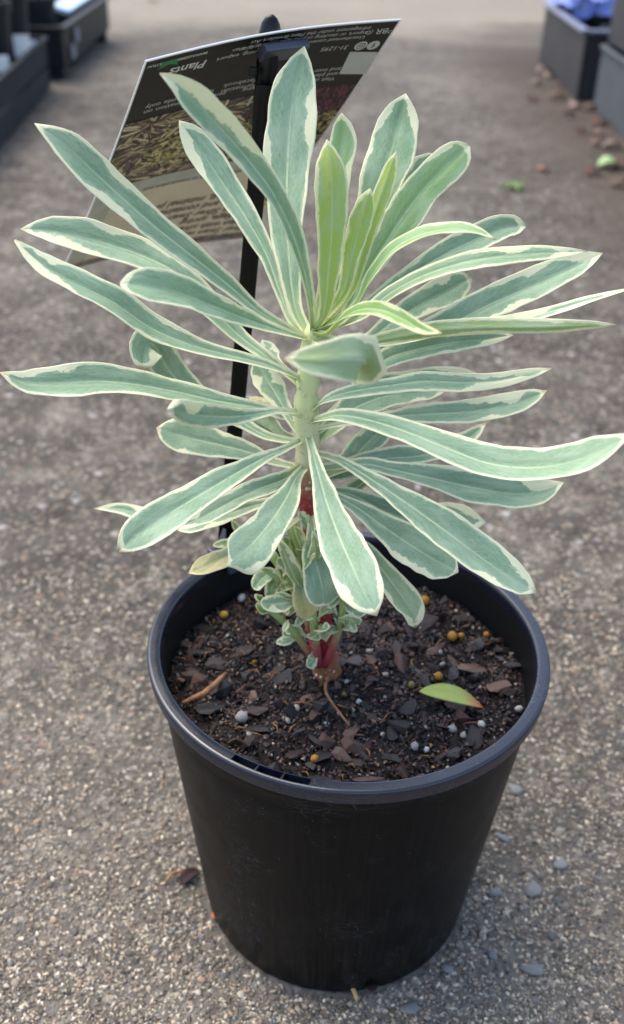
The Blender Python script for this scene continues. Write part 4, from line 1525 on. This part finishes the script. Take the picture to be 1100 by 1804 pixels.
# litter along the right hand crates
lit = [(988, 155, .05, 1.3), (965, 175, .055, .2), (1006, 192, .05, .9), (1026, 194, .05, .1), (945, 128, .05, .5), (962, 138, .05, 1.1),
       (1045, 222, .05, .7), (1050, 240, .045, 1.5), (1040, 258, .05, .4), (935, 150, .04, .2), (1060, 262, .05, .2), (1085, 300, .05, .9),
       (1030, 310, .04, .4), (1075, 330, .045, .2), (990, 205, .04, .3), (1015, 235, .035, .8), (948, 180, .04, 2.2)]
for (px, py, L, a) in lit:
    p = at_z(px, py, 0)
    pp = p + np.array([math.cos(a), math.sin(a), 0]) * L
    o = small_leaf('dry_leaf', p, pp, L * .3, M_DRY, .3, .5, lift=.003)
    tag(o, 'small dry brown leaf in the litter beside the right hand crates', 'dead leaf', 'dry leaves littering the right edge of the aisle')
p = at_z(945, 302, 0)
tag(small_leaf('dry_leaf', p, p + np.array([.028, .006, 0]), .014, plain('orange_brown_leaf', lin(126, 88, 68), .7, .3), .2, .3), 'single orange brown leaf alone on the open concrete at the right', 'dead leaf')
p = at_z(1052, 296, 0)
tag(small_leaf('green_leaf', p, p + np.array([.05, .0, 0]), .026, M_PALEGRN, .3, .4, lift=.004), 'pale green fallen leaf on the dirt at the right edge', 'leaf')
# two tiny weeds
for (px, py, lab, nleaf) in ((905, 332, 'low green weed growing in the concrete at the right, near the orange leaf', 7), (270, 4, 'tiny green weed on the pale concrete at the top left', 6)):
    c = at_z(px, py, 0)
    w = empty('weed', c, lab, 'weed')
    for i in range(nleaf):
        a = 6.28 * i / nleaf + .3
        d = np.array([math.cos(a), math.sin(a), 0])
        o = small_leaf('leaf', c + d * .003, c + d * RNG.uniform(.022, .034), .006, M_WEED, .5, .3, n=8)
        wl = np.array(o.location)
        o.parent = w
        o.location = tuple(wl - c)

# ================================================================== CRATES AND POTS ALONG THE AISLE
M_CRBLK = plain('crate_black', lin(22, 23, 28), .55, .3, .2, 20)
M_CRGRY = plain('crate_grey', lin(76, 82, 85), .6, .35, .12, 14)
M_CRDK = plain('crate_dark_grey', lin(50, 50, 55), .55, .35, .15, 14)
M_CRGRN = plain('crate_weathered', lin(40, 44, 46), .75, .2, .15, 14)
M_LINER = plain('liner_blue', lin(186, 208, 222), .35, .5, .06, 10)
M_WHITE = plain('label_white', lin(226, 224, 220), .45, .4, .05, 30)


def crate(name, label, cat, x0, x1, y0, y1, z0, h, mat, yaw=0.0, lip=.012, feet=0.0, th=.012, rim_mat=None, slats=0, group=None):
    """open-topped crate, footprint x0..x1 by y0..y1"""
    cx, cy = (x0 + x1) / 2, (y0 + y1) / 2
    root = empty(name, (cx, cy, z0), label, cat, group)
    R = rotm(yaw)
    wx, wy = x1 - x0, y1 - y0

    def P(x, y, z): return R @ np.array([x, y, 0]) + np.array([cx, cy, z0 + z])
    zb_ = feet
    for nm, c, sz in (('side', (-wx / 2 + th / 2, 0), (th, wy)), ('side', (wx / 2 - th / 2, 0), (th, wy)),
                      ('end', (0, -wy / 2 + th / 2), (wx - 2 * th - .002, th)), ('end', (0, wy / 2 - th / 2), (wx - 2 * th - .002, th))):
        if slats and nm == 'side':
            sh = (h - zb_) / slats
            for k in range(slats):
                b = MB()
                b.box(P(c[0], c[1], zb_ + sh * (k + .5)), (sz[0], sz[1], sh - .008), R, .002)
                b.build('slat', mat, root, False)
        else:
            b = MB()
            b.box(P(c[0], c[1], zb_ + (h - zb_) / 2), (sz[0], sz[1], h - zb_), R, .002)
            b.build(nm, mat, root, False)
    b = MB()
    b.box(P(0, 0, zb_ + .007), (wx - 2 * th - .004, wy - 2 * th - .004, .01), R)
    b.build('base', mat, root, False)
    b = MB()
    t2 = lip
    for c, sz in (((-wx / 2 - .001, 0), (t2 + th, wy + t2)), ((wx / 2 + .001, 0), (t2 + th, wy + t2))):
        b.box(P(c[0], c[1], h + .0045), (sz[0], sz[1], .009), R, .002)
    for c, sz in (((0, -wy / 2), (wx - t2 - th - .001, t2 + th)), ((0, wy / 2), (wx - t2 - th - .001, t2 + th))):
        b.box(P(c[0], c[1], h + .0045), (sz[0], sz[1], .009), R, .002)
    b.build('lip', rim_mat or mat, root, False)
    if feet:
        for sx in (-1, 1):
            for sy in (-1, 1):
                b = MB()
                b.box(P(sx * (wx / 2 - .03), sy * (wy / 2 - .03), feet / 2 - .0005), (.045, .045, feet), R, .003)
                b.build('foot', mat, root, False)
    return root


def nursery_pot(x, y, z, r, h, label, plant_=None):
    root = empty('nursery_pot', (x, y, z), label, 'plant pot')
    prof = [(0.005, .001), (r * .78, .001), (r * .97, h * .9), (r * 1.03, h * .9), (r * 1.03, h), (r * .95, h), (r * .9, h * .8), (.004, h * .8)]
    V, F = lathe(prof, 28)
    o = mesh_obj('body', np.array(V) + [x, y, z], F, M_CRBLK, root)
    smooth_by_angle(o, 40)
    return root


# left side, nearer
crate('timber_crate', 'low weathered grey crate at the left edge, nearer the camera', 'crate', -1.12, -.70, 1.30, 2.42, 0, .12, M_CRGRN, yaw=.07, lip=.0, slats=2)
zz = .016
for (x, y, r, h, lab) in ((-.832, 2.17, .082, .22, 'shorter black nursery pot in the low crate, nearer the camera'),
                          (-.828, 2.345, .078, .27, 'tallest black nursery pot, at the far end of the low crate')):
    nursery_pot(x, y, zz, r, h, lab)


def label_card(x, y, z, w, h, yaw, tilt, lab):
    b = MB()
    R = rotm(yaw, tilt)
    b.box((x, y, z + h / 2), (w, .002, h), R, .0006)
    root = empty('white_label', (x, y, z), lab, 'plant label')
    b.build('face', M_WHITE, root, False)
    b = MB()
    b.box((x, y + .0035, z - .02), (w * .25, .002, h * .9 + .04), R, .0006)
    b.build('stem', M_WHITE, root, False)
    return root


label_card(-.762, 2.10, .098, .034, .034, .5, -.2, 'white plant label at the near end of the low crate')
label_card(-.748, 2.235, .108, .038, .05, .3, -.3, 'larger white plant label in the middle of the low crate')
label_card(-.745, 2.31, .112, .024, .024, .3, -.3, 'smallest white label at the far end of the low crate')
# left side, further
crate('black_crate', 'black plastic crate on feet further up the left side', 'crate', -1.15, -.735, 2.56, 3.30, 0, .125, M_CRBLK, yaw=.02, lip=.006, feet=.035)
b = MB()
b.box((-.785, 2.99, .148), (.055, .40, .014), rotm(.02, 0, .25), .003)
tag(b.build('tray', M_LINER, None, False, origin=(-.79, 2.97, .142)), 'pale blue plastic tray on top of the black crate', 'tray')
for (x, y, lab) in ((-.722, 2.72, 'pale round label on the upper side of the black crate'), (-.722, 2.66, 'small pale label low on the side of the black crate')):
    b = MB()
    z = .095 if y > 2.7 else .06
    b.box((x, y, z), (.003, .05, .035), rotm(.02), .001)
    tag(b.build('label', plain('label_grey', lin(132, 132, 140), .6), None, False, origin=(x, y, z - .0175)), lab, 'label')
# right side, further: trough with blue flowers
crate('trough', 'dark grey trough holding blue flowers at the top right', 'planter', .655, 1.0, 2.50, 3.12, 0, .165, M_CRDK, yaw=-.01, lip=.012, rim_mat=plain('lip_grey', lin(110, 116, 134), .35, .5))
# right side, nearer: two crates stacked
crate('grey_crate', 'pale grey plastic crate at the right edge, under a darker crate', 'crate', .675, 1.1, 1.35, 2.40, 0, .145, M_CRGRY, yaw=0, lip=.0)
crate('dark_crate', 'dark grey crate stacked on the pale grey crate at the right edge', 'crate', .69, 1.1, 1.35, 2.42, .158, .17, M_CRDK, yaw=0, lip=.006)
nursery_pot(-.83, 2.66, .046, .07, .15, 'black nursery pot inside the near end of the black crate')
for (x, y, lab) in ((.80, 2.64, 'black nursery pot in the trough, nearest the stacked crates'), (.80, 2.98, 'black nursery pot in the trough under the blue flowers')):
    nursery_pot(x, y, .014, .075, .15, lab)

M_BLUE = plain('petal_blue', lin(142, 160, 232), .6, .3, .25, 30)
M_PISTIL = plain('petal_eye', lin(232, 214, 150), .6, .3, .1)
M_FOL = plain('flower_foliage', lin(62, 82, 50), .6, .3, .25, 40)
fl = empty('flower_plant', (.735, 2.98, .14), 'blue flowering plant spilling over the trough at the top right', 'plant')


def petals(c, N, r, parent):
    b = MB()
    N = nrm(N)
    a = nrm(np.cross(N, [0.3, 0.2, 1]))
    bb = np.cross(N, a)
    for k in range(5):
        an = 2 * math.pi * k / 5 + RNG.uniform(-.15, .15)
        d = a * math.cos(an) + bb * math.sin(an)
        t = np.cross(N, d)
        V = []
        for (x, y, z) in ((0.05, .12, 0), (.45, .48, .1), (.85, .52, .06), (1.05, .25, -.05), (1.08, -.1, -.08), (.85, -.5, .04), (.45, -.46, .1), (.05, -.12, 0)):
            V.append(c + r * (d * x + t * y + N * z))
        W = [p - N * .0008 for p in V]
        n = len(V)
        b.add(V + W, [tuple(range(n)), tuple(range(2 * n - 1, n - 1, -1))] + [(i, n + i, n + (i + 1) % n, (i + 1) % n) for i in range(n)])
    f = b.build('flower', M_BLUE, parent, False)
    e = MB()
    e.tube([c, c + N * r * .12, c + N * r * .18], [r * .16, r * .14, r * .04], 8)
    e.build('eye', M_PISTIL, f)


for i in range(34):
    a, rr = RNG.uniform(0, 6.28), RNG.uniform(.01, .12)
    c = np.array([.735 + math.cos(a) * rr * .75, 2.98 + math.sin(a) * rr, .155 + RNG.uniform(0, .12) - max(0, rr - .07) * .9])
    if c[0] < .70: c[2] = max(c[2], .205)
    petals(c, np.array([math.cos(a) * .6 - .3, math.sin(a) * .5 - .6, .8]) + RNG.normal(size=3) * .2, RNG.uniform(.024, .034), fl)
for i in range(26):
    a, rr = RNG.uniform(0, 6.28), RNG.uniform(.02, .10)
    p = np.array([.74 + math.cos(a) * rr * .6, 2.98 + math.sin(a) * rr, .15 + RNG.uniform(0, .08)])
    o = small_leaf('leaf', p, p + np.array([math.cos(a), math.sin(a), .3]) * .05, .012, M_FOL, .2, .2, n=6)
    wl = np.array(o.location)
    o.parent = fl
    o.location = tuple(wl - np.array(fl.location))
label_card(.83, 2.66, .17, .045, .06, .2, -.3, 'white plant label standing in the trough by the stacked crates')
